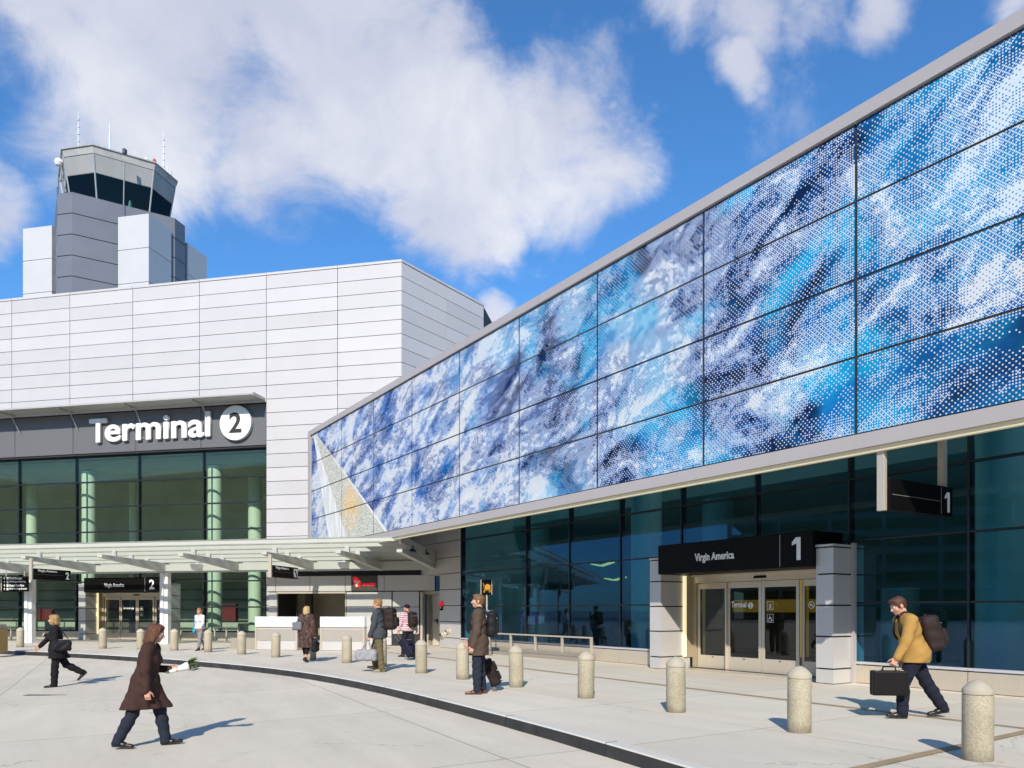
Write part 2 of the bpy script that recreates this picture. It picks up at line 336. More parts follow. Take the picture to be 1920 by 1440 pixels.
# kerb: white band on top, black face towards the road
mb = MB(); n = len(kc)
rows = [[(p.x-q.x*.16, p.y-q.y*.16, .0) for p,q in zip(kc,kn)], [(p.x-q.x*.155, p.y-q.y*.155, .006) for p,q in zip(kc,kn)], [(p.x-q.x*.015, p.y-q.y*.015, .004) for p,q in zip(kc,kn)], [(p.x,p.y,-.012) for p in kc], [(p.x+q.x*.012,p.y+q.y*.012,-.20) for p,q in zip(kc,kn)]]
for r in range(4):
    mb.m = 0 if r < 3 else 1
    mb.add(rows[r]+rows[r+1], [(i,i+1,n+i+1,n+i) for i in range(n-1)])
mb.m = 2
acc = 0.0
for i in range(1, n-1):                       # joints between the kerb stones
    acc += (kc[i]-kc[i-1]).length
    if acc > 2.4 and (kc[i]-kc[i-1]).length < 3:
        acc = 0.0; d = (kc[i+1]-kc[i-1]).normalized()*.007; q = kn[i]
        for (o0,z0),(o1,z1) in zip(((-.16,.003),(-.155,.009),(-.015,.007),(.003,-.010)),((-.155,.009),(-.015,.007),(.003,-.010),(.0155,-.20))):
            mb.add([(kc[i].x-d.x+q.x*o0,kc[i].y-d.y+q.y*o0,z0),(kc[i].x+d.x+q.x*o0,kc[i].y+d.y+q.y*o0,z0),(kc[i].x+d.x+q.x*o1,kc[i].y+d.y+q.y*o1,z1),(kc[i].x-d.x+q.x*o1,kc[i].y-d.y+q.y*o1,z1)], [(0,1,2,3)])
tag(mb.build('kerb', [M['kerb_white'], M['kerb_black'], M['joint']], smooth=True), kind='structure')
# tan strips let into the sidewalk
mb = MB()
def strip(a, b, w, z=.004):
    a, b = Vector(a[:2]), Vector(b[:2]); d = (b-a).normalized(); nn = Vector((-d.y,d.x))*w/2
    mb.quad((*(a-nn),z),(*(b-nn),z),(*(b+nn),z),(*(a+nn),z))
pa, pb = Vector(ground(720,1222)[:2]), Vector(ground(1920,1366)[:2]); strip(pa, pb+(pb-pa).normalized()*.07, .15); strip(pb+(pb-pa).normalized()*.2, pb+(pb-pa).normalized()*7, .15)
pc = Vector(ground(1605,1440)[:2]); dd = (pb-pc).normalized(); strip(pc-dd*1.5, pb+(pb-pa).normalized()*.135+dd*.0, .13, .008); strip(pb+dd*.2, pb+dd*4, .13, .008)
tag(mb.build('paving_strip', M['tan']), kind='structure')
# slot drain in the road
p = ground(87,1303,-.26); dz = road_z(p[0],p[1])
mb = MB()
mb.box(-.46,.46,-.075,.075,-.03,.003)
for i in range(23): mb.box(-.44+i*.039,-.44+i*.039+.018,-.06,.06,.0035,.008)
dr = mb.build('drain_grate', mat('worn_drain_iron', (.12,.11,.10), .7, .3, .2, 8)); dr.location = (p[0],p[1],dz); dr.rotation_euler = (0,0,R(-2))
tag(dr, 'small slotted drain grate let into the road near the walking woman in black', 'drain')

# ================================================================ CONTROL TOWER
def octo(h, c): return [(-c,-h),(c,-h),(h,-c),(h,c),(c,h),(-c,h),(-h,c),(-h,-c)]
tw = thing('control_tower', 'grey panelled airport control tower with a flared glass cab, behind the white terminal block', 'control tower', (-39.14,76.9,0), FT.a)
def oct_ring(mb, h0, c0, z0, h1, c1, z1, sh=0.0, gap=.0):
    a, b = octo(h0,c0), octo(h1,c1)
    for i in range(8):
        j = (i+1)%8; mb.quad((*a[i],z0),(*a[j],z0),(*b[j],z1),(*b[i],z1))
mb = MB(); zt = 39.4; mb.m = 0
lev = [zt-1.9*k for k in range(0, 12)]
sh = octo(6.9,.78)
for k in range(11):
    for i in range(8):                         # panels on each facet, thin dark gaps between courses
        a, b = Vector(sh[i]), Vector(sh[(i+1)%8]); nseg = 2 if (b-a).length > 3 and k == 0 else 1
        for s_ in range(nseg):
            p, q = a+(b-a)*(s_/nseg), a+(b-a)*((s_+1)/nseg); e = (b-a).normalized()*.03
            if nseg == 2: p = p+e*(s_>0); q = q-e*(s_<1)
            mb.quad((*p,lev[k+1]+.035),(*q,lev[k+1]+.035),(*q,lev[k]-.035),(*p,lev[k]-.035))
mb.prism(sh, zt-.03, zt); mb.build('shaft', M['tower_panel'], tw)
mb = MB(); mb.prism(octo(6.82,.76), 0, zt-.05); mb.build('shaft_core', M['joint'], tw)
for sx, sy in ((1,-1),(-1,-1),(1,1),(-1,1)):
    mb = MB(); x0, x1, y0, y1 = sx*3.6, sx*6.84, sy*1.24, sy*4.48; top = 38.05
    for k in range(8):
        zb = top-3.15*(k+1)
        mb.box(x0,x1,y0,y1,zb+.04,top-3.15*k-.04)
    mb.box(min(x0,x1)+.05,max(x0,x1)-.05,min(y0,y1)+.05,max(y0,y1)-.05,8,top-.1)
    mb.build('corner_block', M['white_panel'], tw)
# cab: flared octagon, bottom half width 4.5 -> top 5.3
def hw(z): return 4.5+(z-39.4)/(44.45-39.4)*.82
def cc(z): return 1.38+(z-39.4)/(44.45-39.4)*.26
zg0, zg1, zp = 39.4, 42.2, 43.75
mb = MB(); oct_ring(mb, hw(zg0)-.05, cc(zg0), zg0, hw(zg1)-.05, cc(zg1), zg1); mb.build('cab_window', M['cabglass'], tw)
mb = MB(); oct_ring(mb, hw(zg1), cc(zg1), zg1, hw(zp), cc(zp), zp)
mb.prism(octo(hw(zg1)-.02,cc(zg1)), zg1-.04, zg1+.02); mb.build('cab_wall', mat('weathered_cab_panel', (.285,.278,.27), .6, 0, .22, .45, stretch=(1,1,.35)), tw)
mb = MB(); mb.prism(octo(hw(zp)+.05,cc(zp)), zp+.04, 44.4, octo(hw(44.4)+.05,cc(44.4))); mb.prism(octo(hw(44.4)+.16,cc(44.4)+.05), 44.4, 44.5); mb.build('cab_roof', mat('weathered_roof_edge', (.35,.34,.325), .7, 0, .35, .8), tw)
mb = MB(); mb.prism(octo(hw(zp)-.02,cc(zp)), zp, zp+.04); mb.build('roof_groove', M['joint'], tw)
cmm = mat('cab_mullion_grey', (.30,.32,.32), .5)
for i in range(8):
    mb = MB(); a, b = Vector(octo(hw(zg0),cc(zg0))[i]), Vector(octo(hw(zp),cc(zp))[i]); mb.tube([(*a,zg0),(*b,zp)], .075, 6)
    j = (i+1)%8; a2, b2 = Vector(octo(hw(zg0),cc(zg0))[j]), Vector(octo(hw(zp),cc(zp))[j])
    mb.build('cab_mullion', cmm, tw); mb = MB()
    if i % 2 == 1: mb.tube([(*((a+a2)/2),zg0),(*((b+b2)/2),zp)], .05, 6); mb.build('cab_mullion', cmm, tw)
mb = MB(); mb.prism(octo(3.6,1.2), 39.42, 41.5); mb.build('cab_core', M['joint'], tw)
mb = MB(); mb.box(2.9,3.5,-2.7,-2.2,39.42,40.5); mb.build('cab_desk', mat('green_desk_item', (.03,.14,.10), .6), tw)
ant = mat('white_antenna', (.70,.70,.70), .5); antd = mat('dark_antenna', (.10,.10,.11), .5)
def antenna(lx, ly, h, r, lattice=False, dark=False, base=44.5):
    mb = MB(); mb.tube([(lx,ly,base),(lx,ly,base+h*.75)], r, 6); mb.tube([(lx,ly,base+h*.75),(lx,ly,base+h)], r*.5, 6)
    if lattice:
        for k in range(6): mb.box(lx-.09,lx+.09,ly-.09,ly+.09,base+.5+k*h*.14,base+.56+k*h*.14)
    mb.build('antenna', antd if dark else ant, tw)
def tower_at(u, Y):                            # picture column + depth -> tower's own axes
    X = (u-960)/FPX*Y-(-39.14); y = Y-76.9; return X*FT.ex[0]+y*FT.ex[1], X*FT.ey[0]+y*FT.ey[1]
for u, Y, h, r, lat in ((117,75,1.9,.075,0),(134,76,1.4,.03,0),(147,74,4.9,.05,1),(163,76,1.3,.05,0),(206,74,3.6,.09,0),(252,76,2.2,.05,0),(259,76,1.1,.03,0),(306.5,77,4.8,.06,1),(315,77.5,1.9,.05,0),(319,77.7,1.6,.03,0),(322,78,1.4,.03,0),(266,76,.9,.03,0)):
    lx, ly = tower_at(u, Y); antenna(lx, ly, h, r, lat)
mb = MB(); lx, ly = tower_at(262,75.5)
for k in range(4): mb.tube([(lx-.7,ly,45.0+k*.12-.25),(lx+.9,ly,44.9+k*.12-.25)], .03, 5)
mb.build('antenna', antd, tw)
for u, Y, c in ((274,75.3,'w'),(289.5,75.5,'r')):
    lx, ly = tower_at(u, Y); mb = MB(); mb.tube([(lx,ly,44.5),(lx,ly,45.2)], .05, 6); mb.lathe([(.16,45.2),(.17,45.45),(.09,45.6),(0.001,45.62)], 10, (lx,ly))
    mb.build('beacon', ant if c == 'w' else mat('red_beacon', (.5,.05,.04), .5), tw)
mb = MB(); lx, ly = tower_at(110.5,73.2); mb.lathe([(.001,43.5),(.3,43.62),(.42,43.9),(.3,44.2),(.001,44.3)], 14, (lx,ly)); mb.box(lx,lx+.9,ly-.05,ly+.05,43.9,44.0); mb.build('radar_dome', ant, tw)
mb = MB(); lx, ly = tower_at(109.5,73.5); mb.tube([(lx,ly,41.0),(lx,ly,42.8)], .05, 6); mb.tube([(lx-.15,ly,40.9),(lx-.15,ly,41.8)], .04, 6); mb.box(lx,lx+.6,ly-.03,ly+.03,42.3,42.36); mb.build('whip_antenna', antd, tw)
mb = MB(); lx, ly = tower_at(235.5,71.6); mb.box(lx-.13,lx+.13,ly-.3,ly+.05,43.75,44.15); mb.build('camera_box', antd, tw)

# ================================================================ TERMINAL BUILDING (white block, dark fascia, green glass)
tb = thing('terminal_building', 'white panelled terminal block with charcoal fascia and green glass front, left of the patterned concourse', 'terminal building', (FT.o[0],FT.o[1],0), FT.a)
xc = FT.x(753); xL = -34.0; ztop = FT.z(753,486); rowh = .676
cols = [FT.x(u) for u in (22,131,249,374,500,633,753)]; step = (cols[4]-cols[0])/4
xs_all = [cols[0]-step*k for k in range(6,0,-1)]+cols; xs_all[-1] = xc; i0 = 10
xs_all = xs_all[:10]+[0.02]+xs_all[11:]
def panels(mb, xs, zs, y0=0.0, th=.05, g=.014):
    for i in range(len(xs)-1):
        for k in range(len(zs)-1): mb.box(xs[i]+g, xs[i+1]-g, y0, y0+th, zs[k]+g, zs[k+1]-g)
zrows = [ztop-.13-rowh*k for k in range(0, 26)][::-1]
zup = [z for z in zrows if z > 11.9]
mb = MB(); panels(mb, xs_all[:11], [11.75]+zup, 0); panels(mb, xs_all[10:], [0.45]+[z for z in zrows if z > .8], 0)
panels(mb, xs_all, [ztop-.13+.0, ztop], -.03, .08, .008)
# return face of the block, an obtuse corner
L = 6.49; ang = math.atan2(.924,.383); mb.M = Matrix.Translation((xc,0,0)) @ Matrix.Rotation(ang, 4, 'Z')
panels(mb, [0.0,3.35,L], [0.45]+[z for z in zrows if z > .8], -.0, .05); panels(mb, [-.0,3.35,L+.03], [ztop-.13, ztop], -.03, .08, .008)
mb.M = None
mb.build('wall_panels', M['white_panel'], tb)
ex_, ey_ = xc+.383*L, .924*L
mb = MB(); mb.prism([(0.0,.06),(xc-.06,.06),(ex_-.06,ey_),(ex_-1,30),(0.0,30)], 0, ztop-.04); mb.prism([(xL,.06),(0,.06),(0,30),(xL,30)], 11.75, ztop-.04); mb.build('wall_core', M['joint'], tb)
mb = MB(); fx = [FT.x(u,.12) for u in (28,137,254.7,376.7)]; fs = (fx[3]-fx[0])/3
panels(mb, [fx[0]-fs*k for k in range(6,0,-1)]+fx+[-.03], [9.68,11.74], .12, .05, .015)
mb.build('fascia', M['fascia'], tb); mb = MB(); mb.box(xL,0,.175,.5,9.6,11.75); mb.build('fascia_backing', M['joint'], tb)
# glass front
gy = .42; mxs = [FT.x(u,gy) for u in (36,143,260.6,382)]; ms = (mxs[3]-mxs[0])/3; mxs = [mxs[0]-ms*k for k in range(6,0,-1)]+mxs
PX0, PW = FT.x(160,-.75), 4.3                # portal opening
mb = MB(); mb.quad((xL,gy,2.45),(0,gy,2.45),(0,gy,9.6),(xL,gy,9.6)); mb.quad((xL,gy,.45),(PX0,gy,.45),(PX0,gy,2.45),(xL,gy,2.45)); mb.quad((PX0+PW,gy,.45),(0,gy,.45),(0,gy,2.45),(PX0+PW,gy,2.45))
mb.build('curtain_glass', M['tglass'], tb)
mb = MB()
for x in mxs:
    inp = PX0 < x < PX0+PW
    mb.box(x-.035,x+.035,gy-.05,gy+.16,2.45 if inp else .42,9.6)
for z in (9.55,8.24,6.93,5.62,4.31,3.0): mb.box(xL,-.01,gy-.03,gy+.10,z-.035,z+.035)
for z in (1.68,.45):
    mb.box(xL,PX0-.4,gy-.03,gy+.10,z-.035,z+.035); mb.box(PX0+PW+.4,-.01,gy-.03,gy+.10,z-.035,z+.035)
mb.build('mullion', M['mullion'], tb)
mb = MB()
for a, b in ((xL,PX0-.4),(PX0+PW+.4,-.02)): mb = MB(); mb.box(a,b,gy-.06,gy+.2,0.002,.41); mb.build('plinth', M['silver'], tb)
# interior
mb = MB(); mb.box(xL,0,8.5,8.7,0,11.6); mb.box(xL,-.02,.6,8.5,9.62,9.75); mb.box(xL,-.02,3.2,8.5,4.7,5.0); mb.box(-.25,-.06,.6,8.5,0,9.6); mb.box(xL,xL+.2,.6,8.5,0,9.6); mb.build('interior_wall', M['interior'], tb)
mb = MB(); mb.box(xL,0,.62,8.5,.0,.012); mb.build('interior_floor', M['floor_in'], tb)
mb = MB(); mb.box(xL,-.1,2.9,3.2,4.62,5.08); mb.box(xL,-.1,1.3,1.5,9.1,9.55); mb.build('interior_edge_beam', mat('pale_edge_beam', (.45,.48,.42), .7), tb)
for u, yy, r in ((167,1.6,.36),(403,1.6,.36),(478,4.2,.36),(249,5.6,.2),(430,1.75,.40),(-70,1.6,.36),(60,4.2,.3)):
    if u == 430: continue
    x = FT.x(u, yy); mb = MB(); mb.lathe([(r,.012),(r,9.05)], 24, (x,yy)); mb.build('column', M['column'], tb, smooth=True)
mb = MB()
for k in range(5): mb.box(xL,-.3,8.3,8.45,.9+k*.62,.98+k*.62)
mb.build('interior_rail', mat('interior_rail', (.22,.21,.20), .6), tb)
mb = MB(); mb.box(FT.x(425,7),FT.x(452,7),6.4,6.7,.9,1.9); mb.box(FT.x(70,7),FT.x(110,7),6.4,6.7,.9,1.6); mb.build('interior_poster', mat('dull_red_poster', (.16,.02,.03), .6), tb)
mb = MB(); mb.box(xL-.2,0,29,30,0,ztop-.1); mb.build('rear_wall', M['white_panel'], tb)
# sunshade over the fascia
zs_ = FT.z(490,750); mb = MB()
for k in range(11): mb.hexa([(xL,-1.02+k*.092,zs_-.01),(-.06,-1.02+k*.092,zs_-.01),(-.06,-1.02+k*.092+.08,zs_-.03),(xL,-1.02+k*.092+.08,zs_-.03)], [(xL,-1.02+k*.092,zs_+.02),(-.06,-1.02+k*.092,zs_+.02),(-.06,-1.02+k*.092+.08,zs_),(xL,-1.02+k*.092+.08,zs_)])
mb.box(xL,-.06,-1.09,-1.045,zs_-.02,zs_+.055); mb.box(-.10,-.03,-1.09,-.04,zs_-.05,zs_+.09)
for u in (19,128,249,374): x = FT.x(u,-.3); mb.box(x-.03,x+.03,-1.02,-.04,zs_-.09,zs_-.035); mb.tube([(x+.25,.1,zs_-1.0),(x+.25,-.55,zs_-.05)], .022, 6)
mb.build('sunshade', mat('sunshade_louvre', (.40,.39,.37), .5, .1, .08, 1.5), tb)

# TERMINAL 2 lettering
sg = thing('terminal_sign', 'raised white lettering Terminal beside a white disc with a dark 2, on the charcoal fascia', 'sign', FT.w(0,0,0), FT.a)
zb = 10.21; xa, xb = FT.x(168,-.06), FT.x(393,-.06)
text_obj('lettering', 'T', M['letter'], sg, FT.x(168,-.06), .0, zb, 1.75, width=FT.x(199,-.06)-FT.x(168,-.06), depth=.12, bold=.02, fat=.034, height=1.19)
text_obj('lettering', 'erminal', M['letter'], sg, FT.x(197,-.06), .0, zb, 1.75, width=xb-FT.x(197,-.06), depth=.12, bold=.02, fat=.034, height=1.24)
dx = FT.x(442,-.06); dzc = FT.z(442,793,-.06); mb = MB(Matrix.Translation((dx,0,dzc)) @ Matrix.Rotation(R(90),4,'X')); mb.lathe([(.001,-.08),(.86,-.08),(.86,.10),(.001,.10)], 64)
disc = mb.build('number_disc', M['letter'], sg, smooth=True); disc.parent = sg
two = text_obj('number_two', '2', M['joint'], disc, dx, -.095, dzc-.50, 1.4, depth=.02, bold=.035, align='CENTER', height=1.02)
mb = MB()
for x in np.linspace(xa+.3,xb-.2,8): mb.box(x-.03,x+.03,.07,.13,zb+.1,zb+.16)
mb.build('standoff', M['silver'], sg)

# ================================================================ ENTRANCE PORTALS
def numeral(s, parent, x, y, z, h):
    if s == '1':
        mb = MB(); w = h*.20; mb.prism([(0,0)]*0, 0, 0) if False else None
        pts = [(x+.02*h,z),(x+.02*h+w,z),(x+.02*h+w,z+h),(x-.02*h,z+h),(x-.22*h,z+h*.80),(x-.22*h,z+h*.66),(x+.02*h,z+h*.74)]; n = len(pts)
        mb.add([(p[0],y-.004,p[1]) for p in pts]+[(p[0],y+.004,p[1]) for p in pts], [tuple(range(n)), tuple(range(2*n-1,n-1,-1))]+[(i,(i+1)%n,n+(i+1)%n,n+i) for i in range(n)])
        return mb.build('number', M['white'], parent)
    return text_obj('number', s, M['white'], parent, x, y, z, h*1.4, depth=.008, bold=h*.035, align='CENTER', height=h, width=h*.62)
def portal(fr, x0, W, number, label):
    t = thing('entrance_portal', label, 'entrance', fr.w(x0,0,0), fr.a, 'panelled entrances of the airport')
    zj = (0.0,.31,.97,1.61,2.25,2.80)
    for a, b in ((-.4,0.0),(W,W+.4)):
        mb = MB(); mb.m = 0
        for k in range(5): mb.box(a,b,-.75,.3,zj[k]+.016,zj[k+1]-.016)
        mb.box(a-.01,b+.01,-.77,.3,2.815,2.86); mb.m = 1; mb.box(a+.03,b-.03,-.72,.28,.0,2.81)
        mb.build('pillar', [M['alu_panel'], M['joint']], t)
    mb = MB(); mb.box(.004,W-.004,-.85,.18,2.42,3.16); sb = mb.build('sign_board', M['black'], t, bevel=.01)
    text_obj('lettering', 'Virgin America', M['white'], sb, .28*W, -.858, 2.70, .25, width=.265*W, depth=.01, bold=.006, height=None)
    numeral(number, sb, .912*W, -.860, 2.565, .48)
    mb = MB(); mb.box(.82*W-.006,.82*W+.006,-.857,-.849,2.45,3.13); mb.build('divider', mat('grey_divider', (.4,.4,.4), .5), sb)
    mb = MB(); mb.box(.16,W-.02,.30,.5,2.22,2.44); mb.box(.16,W-.02,.20,.3,2.38,2.44); mb.box(W-.14,W-.002,.3,.5,.0,2.22); mb.build('door_header', M['silver'], t)
    mb = MB(); mb.box(.003,.03,.122,.42,.28,2.41); mb.box(.03,.16,.36,.5,.0,2.41); mb.m = 0; mb.build('side_jamb', mat('bronze_jamb', (.42,.36,.24), .4, .3), t)
    mb = MB(); mb.box(.004,.055,.03,.12,.30,2.41); mb.build('light_strip', M['strip'], t)
    mb = MB(); mb.box(W*.5-.17,W*.5+.17,.26,.30,2.28,2.34); mb.build('door_sensor', M['black'], t, bevel=.01)
    mb = MB(); mb.box(0,W,-.3,.5,.0015,.012); mb.build('threshold', M['silver'], t)
    lx0, lx1 = .17, W-.15; lw = (lx1-lx0)/4
    for k in range(4):
        a, b = lx0+lw*k+.004, lx0+lw*(k+1)-.004; y = .40 if k in (0,3) else .335; mb = MB()
        mb.box(a,a+.085,y,y+.05,.015,2.21); mb.box(b-.085,b,y,y+.05,.015,2.21); mb.box(a+.085,b-.085,y,y+.05,.015,.35); mb.box(a+.085,b-.085,y,y+.05,2.06,2.21)
        d = mb.build('door_leaf', M['silver'], t, bevel=.004)
        mb = MB(); mb.quad((a+.085,y+.025,.35),(b-.085,y+.025,.35),(b-.085,y+.025,2.06),(a+.085,y+.025,2.06)); mb.build('glass', M['dglass'], d)
        if k == 1:
            text_obj('lettering', 'Terminal', M['white'], d, a+.13, y+.008, 1.585, .2, width=.46, depth=.004, bold=.004)
            m2 = MB(Matrix.Translation((a+.72,y+.01,1.625)) @ Matrix.Rotation(R(90),4,'X')); m2.lathe([(.001,0),(.075,0),(.075,.005),(.001,.005)], 24); q = m2.build('number_disc', M['white'], d)
            text_obj('number', '2', M['black'], d, a+.72, y-.001, 1.577, .13, depth=.004, align='CENTER', height=.095)
        if k == 2:
            for zc in (1.62,1.32):             # two outlined pictograms: a walker and a wheelchair user
                m2 = MB(); x_ = a+.24
                for (p0,p1,q0,q1) in ((-.09,.09,-.1,-.092),(-.09,.09,.092,.1),(-.09,-.082,-.092,.092),(.082,.09,-.092,.092)): m2.box(x_+p0,x_+p1,y+.008,y+.014,zc+q0,zc+q1)
                if zc > 1.5:
                    m2.tube([(x_,y+.01,zc+.055),(x_+.001,y+.01,zc+.06)], .017, 8)
                    for p in ([(0,.04),(.005,-.01)],[(.005,-.01),(-.03,-.075)],[(.005,-.01),(.04,-.075)],[(0,.03),(-.035,0)],[(0,.03),(.035,.005)]): m2.tube([(x_+p[0][0],y+.01,zc+p[0][1]),(x_+p[1][0],y+.01,zc+p[1][1])], .009, 6)
                else:
                    m2.tube([(x_-.01,y+.01,zc+.06),(x_-.009,y+.01,zc+.065)], .016, 8)
                    for p in ([(-.01,.045),(-.005,-.01)],[(-.005,-.01),(.035,-.012)],[(.035,-.012),(.055,-.055)],[(-.01,.02),(.03,.018)]): m2.tube([(x_+p[0][0],y+.01,zc+p[0][1]),(x_+p[1][0],y+.01,zc+p[1][1])], .009, 6)
                    m2.tube([(x_-.005+.045*math.cos(g),y+.01,zc-.03+.045*math.sin(g)) for g in np.linspace(1.9,6.0,14)], .006, 5)
                m2.build('pictogram', M['white'], d)
        if k == 3:
            m2 = MB(); x_ = a+.26; zc = 1.63
            m2.tube([(x_+.075*math.cos(g),y+.01,zc+.075*math.sin(g)) for g in np.linspace(0,2*math.pi,25)], .008, 5, cap=False); m2.tube([(x_-.05,y+.01,zc+.05),(x_+.05,y+.01,zc-.05)], .008, 5); m2.box(x_-.045,x_+.035,y+.008,y+.014,zc-.012,zc+.012)
            m2.build('pictogram', M['white'], d)
        if k == 1: m3 = MB(); m3.box(a-.03,a+.012,y-.05,y,.02,2.2); m3.build('edge_post', M['silver'], d, bevel=.004)
        m4 = MB(); m4.box((a+b)/2-.03,(a+b)/2+.03,y-.006,y,.30,.32); m4.build('lock', M['black'], d)
    return t
portal(FT, PX0, PW, '2', 'entrance 2 under the canopy: aluminium pillars, black sign board and steel sliding doors')
# ================================================================ CONCOURSE BUILDING (patterned screen)
cb = thing('concourse_building', 'long concourse with a blue and white perforated sky screen over dark teal glass', 'terminal building', FR.w(0,0,0), FR.a)
SY = -3.07; SXL, SXR = FR.x(584,SY), FR.x(1605,SY)+3.333*2
zT, zTi, zBi, zB = 9.76, 9.52, 4.40, 4.15
jx0 = FR.x(1605,SY); jxs = [jx0+3.333*k for k in range(-8,3)]; jxs = [x for x in jxs if x > SXL+.8]; jxs = [SXL]+jxs
zz = [zBi+(zTi-zBi)/4*k for k in range(5)]
# perforated print -------------------------------------------------
def screen_mat():
    m = bpy.data.materials.new('perforated_sky_print'); m.use_nodes = True; t = NT(m.node_tree); b = t.n['Principled BSDF']
    co = t.node('ShaderNodeTexCoord').outputs['Object']; sp = t.node('ShaderNodeSeparateXYZ', {0: co}); X, Z = sp.outputs[0], sp.outputs[2]
    q = .0217
    i = t.m('FLOOR', t.m('DIVIDE', X, q)); j = t.m('FLOOR', t.m('DIVIDE', Z, q))
    fx = t.m('ABSOLUTE', t.m('SUBTRACT', t.m('FRACT', t.m('DIVIDE', X, q)), .5)); 
    pi_ = t.m('FLOORED_MODULO', i, 2.0); pj = t.m('FLOORED_MODULO', j, 2.0)
    p4 = t.m('FLOORED_MODULO', t.m('ADD', t.m('FLOOR', t.m('DIVIDE', i, 2)), t.m('FLOOR', t.m('DIVIDE', j, 2))), 2.0)
    cx, cz = t.m('MULTIPLY', i, q), t.m('MULTIPLY', j, q)
    c = t.node('ShaderNodeCombineXYZ', {0: cx, 1: cz, 2: 3.7}).outputs[0]
    rot = t.node('ShaderNodeVectorRotate', {'Vector': c, 'Angle': R(-24)}, rotation_type='Z_AXIS').outputs[0]
    rs = t.v('MULTIPLY', rot, (.55, 1.0, 1.0))
    n1 = t.noise(rs, 1.05, 8, .70, .8); n2 = t.noise(rs, 2.1, 4, .62, .5); n3 = t.noise(c, .36, 3, .55, .6); n4 = t.noise(rs, 1.1, 5, .6)
    big = t.noise(rs, .27, 2, .5, .3)
    left = t.ss(X, -8.5, -17.0); mid = t.m('MULTIPLY', t.ss(X, 3.0, -2.0), t.ss(X, -18.0, -12.0))
    B = t.m('ADD', .39, t.m('MULTIPLY', t.m('SUBTRACT', n1, .5), 3.3)); B = t.m('ADD', B, t.m('MULTIPLY', t.m('SUBTRACT', big, .5), .8)); rip = t.noise(t.v('MULTIPLY', t.node('ShaderNodeVectorRotate', {'Vector': c, 'Angle': R(-30)}, rotation_type='Z_AXIS').outputs[0], (.30,1,1)), 1.5, 3, .5, .5); B = t.m('ADD', B, t.m('MULTIPLY', t.m('SUBTRACT', rip, .5), t.m('ADD', .5, t.m('MULTIPLY', left, 1.3))))
    B = t.m('ADD', B, t.m('MULTIPLY', t.m('SUBTRACT', n2, .5), t.m('ADD', .8, t.m('MULTIPLY', left, .4))))
    B = t.m('ADD', B, t.m('MULTIPLY', left, .20)); B = t.m('ADD', B, t.m('MULTIPLY', t.m('MULTIPLY', t.ss(X, -1.0, 3.0), t.ss(Z, 5.2, 8.0)), .34)); B = t.m('SUBTRACT', B, t.m('MULTIPLY', t.ss(Z, 6.4, 4.8), t.m('MULTIPLY', t.ss(X, -12, -6), .22)))
    def cells(dx, dz, k): return t.node('ShaderNodeTexWhiteNoise', {'Vector': t.node('ShaderNodeCombineXYZ', {0: t.m('FLOOR', t.m('DIVIDE', cx, dx)), 1: t.m('FLOOR', t.m('DIVIDE', cz, dz)), 2: k}).outputs[0]}).outputs[0]
    g1 = t.m('SUBTRACT', cells(.347, .0868, 1.0), .5); g2 = t.m('SUBTRACT', cells(.0868, .0868, 2.0), .5)
    B = t.m('ADD', B, t.m('MULTIPLY', g1, t.m('ADD', .06, t.m('MULTIPLY', t.ss(X, -3, -14), .16)))); B = t.m('ADD', B, t.m('MULTIPLY', g2, t.m('ADD', .10, t.m('MULTIPLY', t.ss(X, 1, -6), .10))))
    wn = t.node('ShaderNodeTexWhiteNoise', {'Vector': c}).outputs[0]
    ee = t.m('MULTIPLY', t.m('SUBTRACT', 1, pi_), t.m('SUBTRACT', 1, pj)); oo = t.m('MULTIPLY', pi_, pj); eo = t.m('MULTIPLY', t.m('SUBTRACT', 1, pi_), pj)
    th = t.m('MULTIPLY', t.m('SUBTRACT', 1, t.m('ADD', ee, oo)), t.m('ADD', t.m('ADD', .66, t.m('MULTIPLY', eo, .10)), t.m('MULTIPLY', t.m('MULTIPLY', eo, p4), .34)))
    th = t.m('ADD', th, t.m('ADD', t.m('MULTIPLY', ee, t.m('SUBTRACT', t.m('MULTIPLY', p4, .32), .06)), t.m('MULTIPLY', oo, t.m('ADD', .36, t.m('MULTIPLY', p4, .22)))))
    wh = t.m('GREATER_THAN', t.m('ADD', B, t.m('MULTIPLY', t.m('SUBTRACT', wn, .5), .10)), th)
    # ink colours behind the dots: navy in the deep parts, royal and sky blue in the lighter ones
    ink = t.ramp(t.m('ADD', t.m('MULTIPLY', B, .75), t.m('MULTIPLY', t.m('SUBTRACT', n4, .5), .6)), [(.00,(.004,.018,.065)), (.13,(.005,.048,.175)), (.34,(.006,.105,.36)), (.52,(.015,.21,.52)), (.88,(.18,.42,.64))])
    cy = t.m('MULTIPLY', t.ss(n3, .44, .56), t.m('ADD', .15, t.m('MULTIPLY', mid, .85)), clamp=True)
    ink = t.mix(cy, ink, t.mix(t.ss(n4, .35, .65), (.006,.13,.40), (.012,.34,.60)))
    ink = t.mix(t.m('MULTIPLY', left, .5), ink, t.mix(t.ss(n4, .4, .6), (.006,.03,.22), (.02,.12,.48)))
    white = t.mix(t.ss(n3, .45, .62), (.60,.61,.62), (.56,.65,.71))
    white = t.mix(t.m('MULTIPLY', left, .8), white, (.60,.61,.63))
    colr = t.mix(wh, ink, white)
    # pale tail fin with a golden patch at the far end
    xa, za = FR.x(588,SY), FR.z(588,817,SY); xl, xr = FR.x(617,SY), FR.x(727,SY)
    tt = t.m('DIVIDE', t.m('SUBTRACT', za, cz), za-zBi)
    el = t.m('ADD', xa, t.m('MULTIPLY', tt, xl-xa)); er = t.m('ADD', xa+.35, t.m('MULTIPLY', tt, xr-xa-.35))
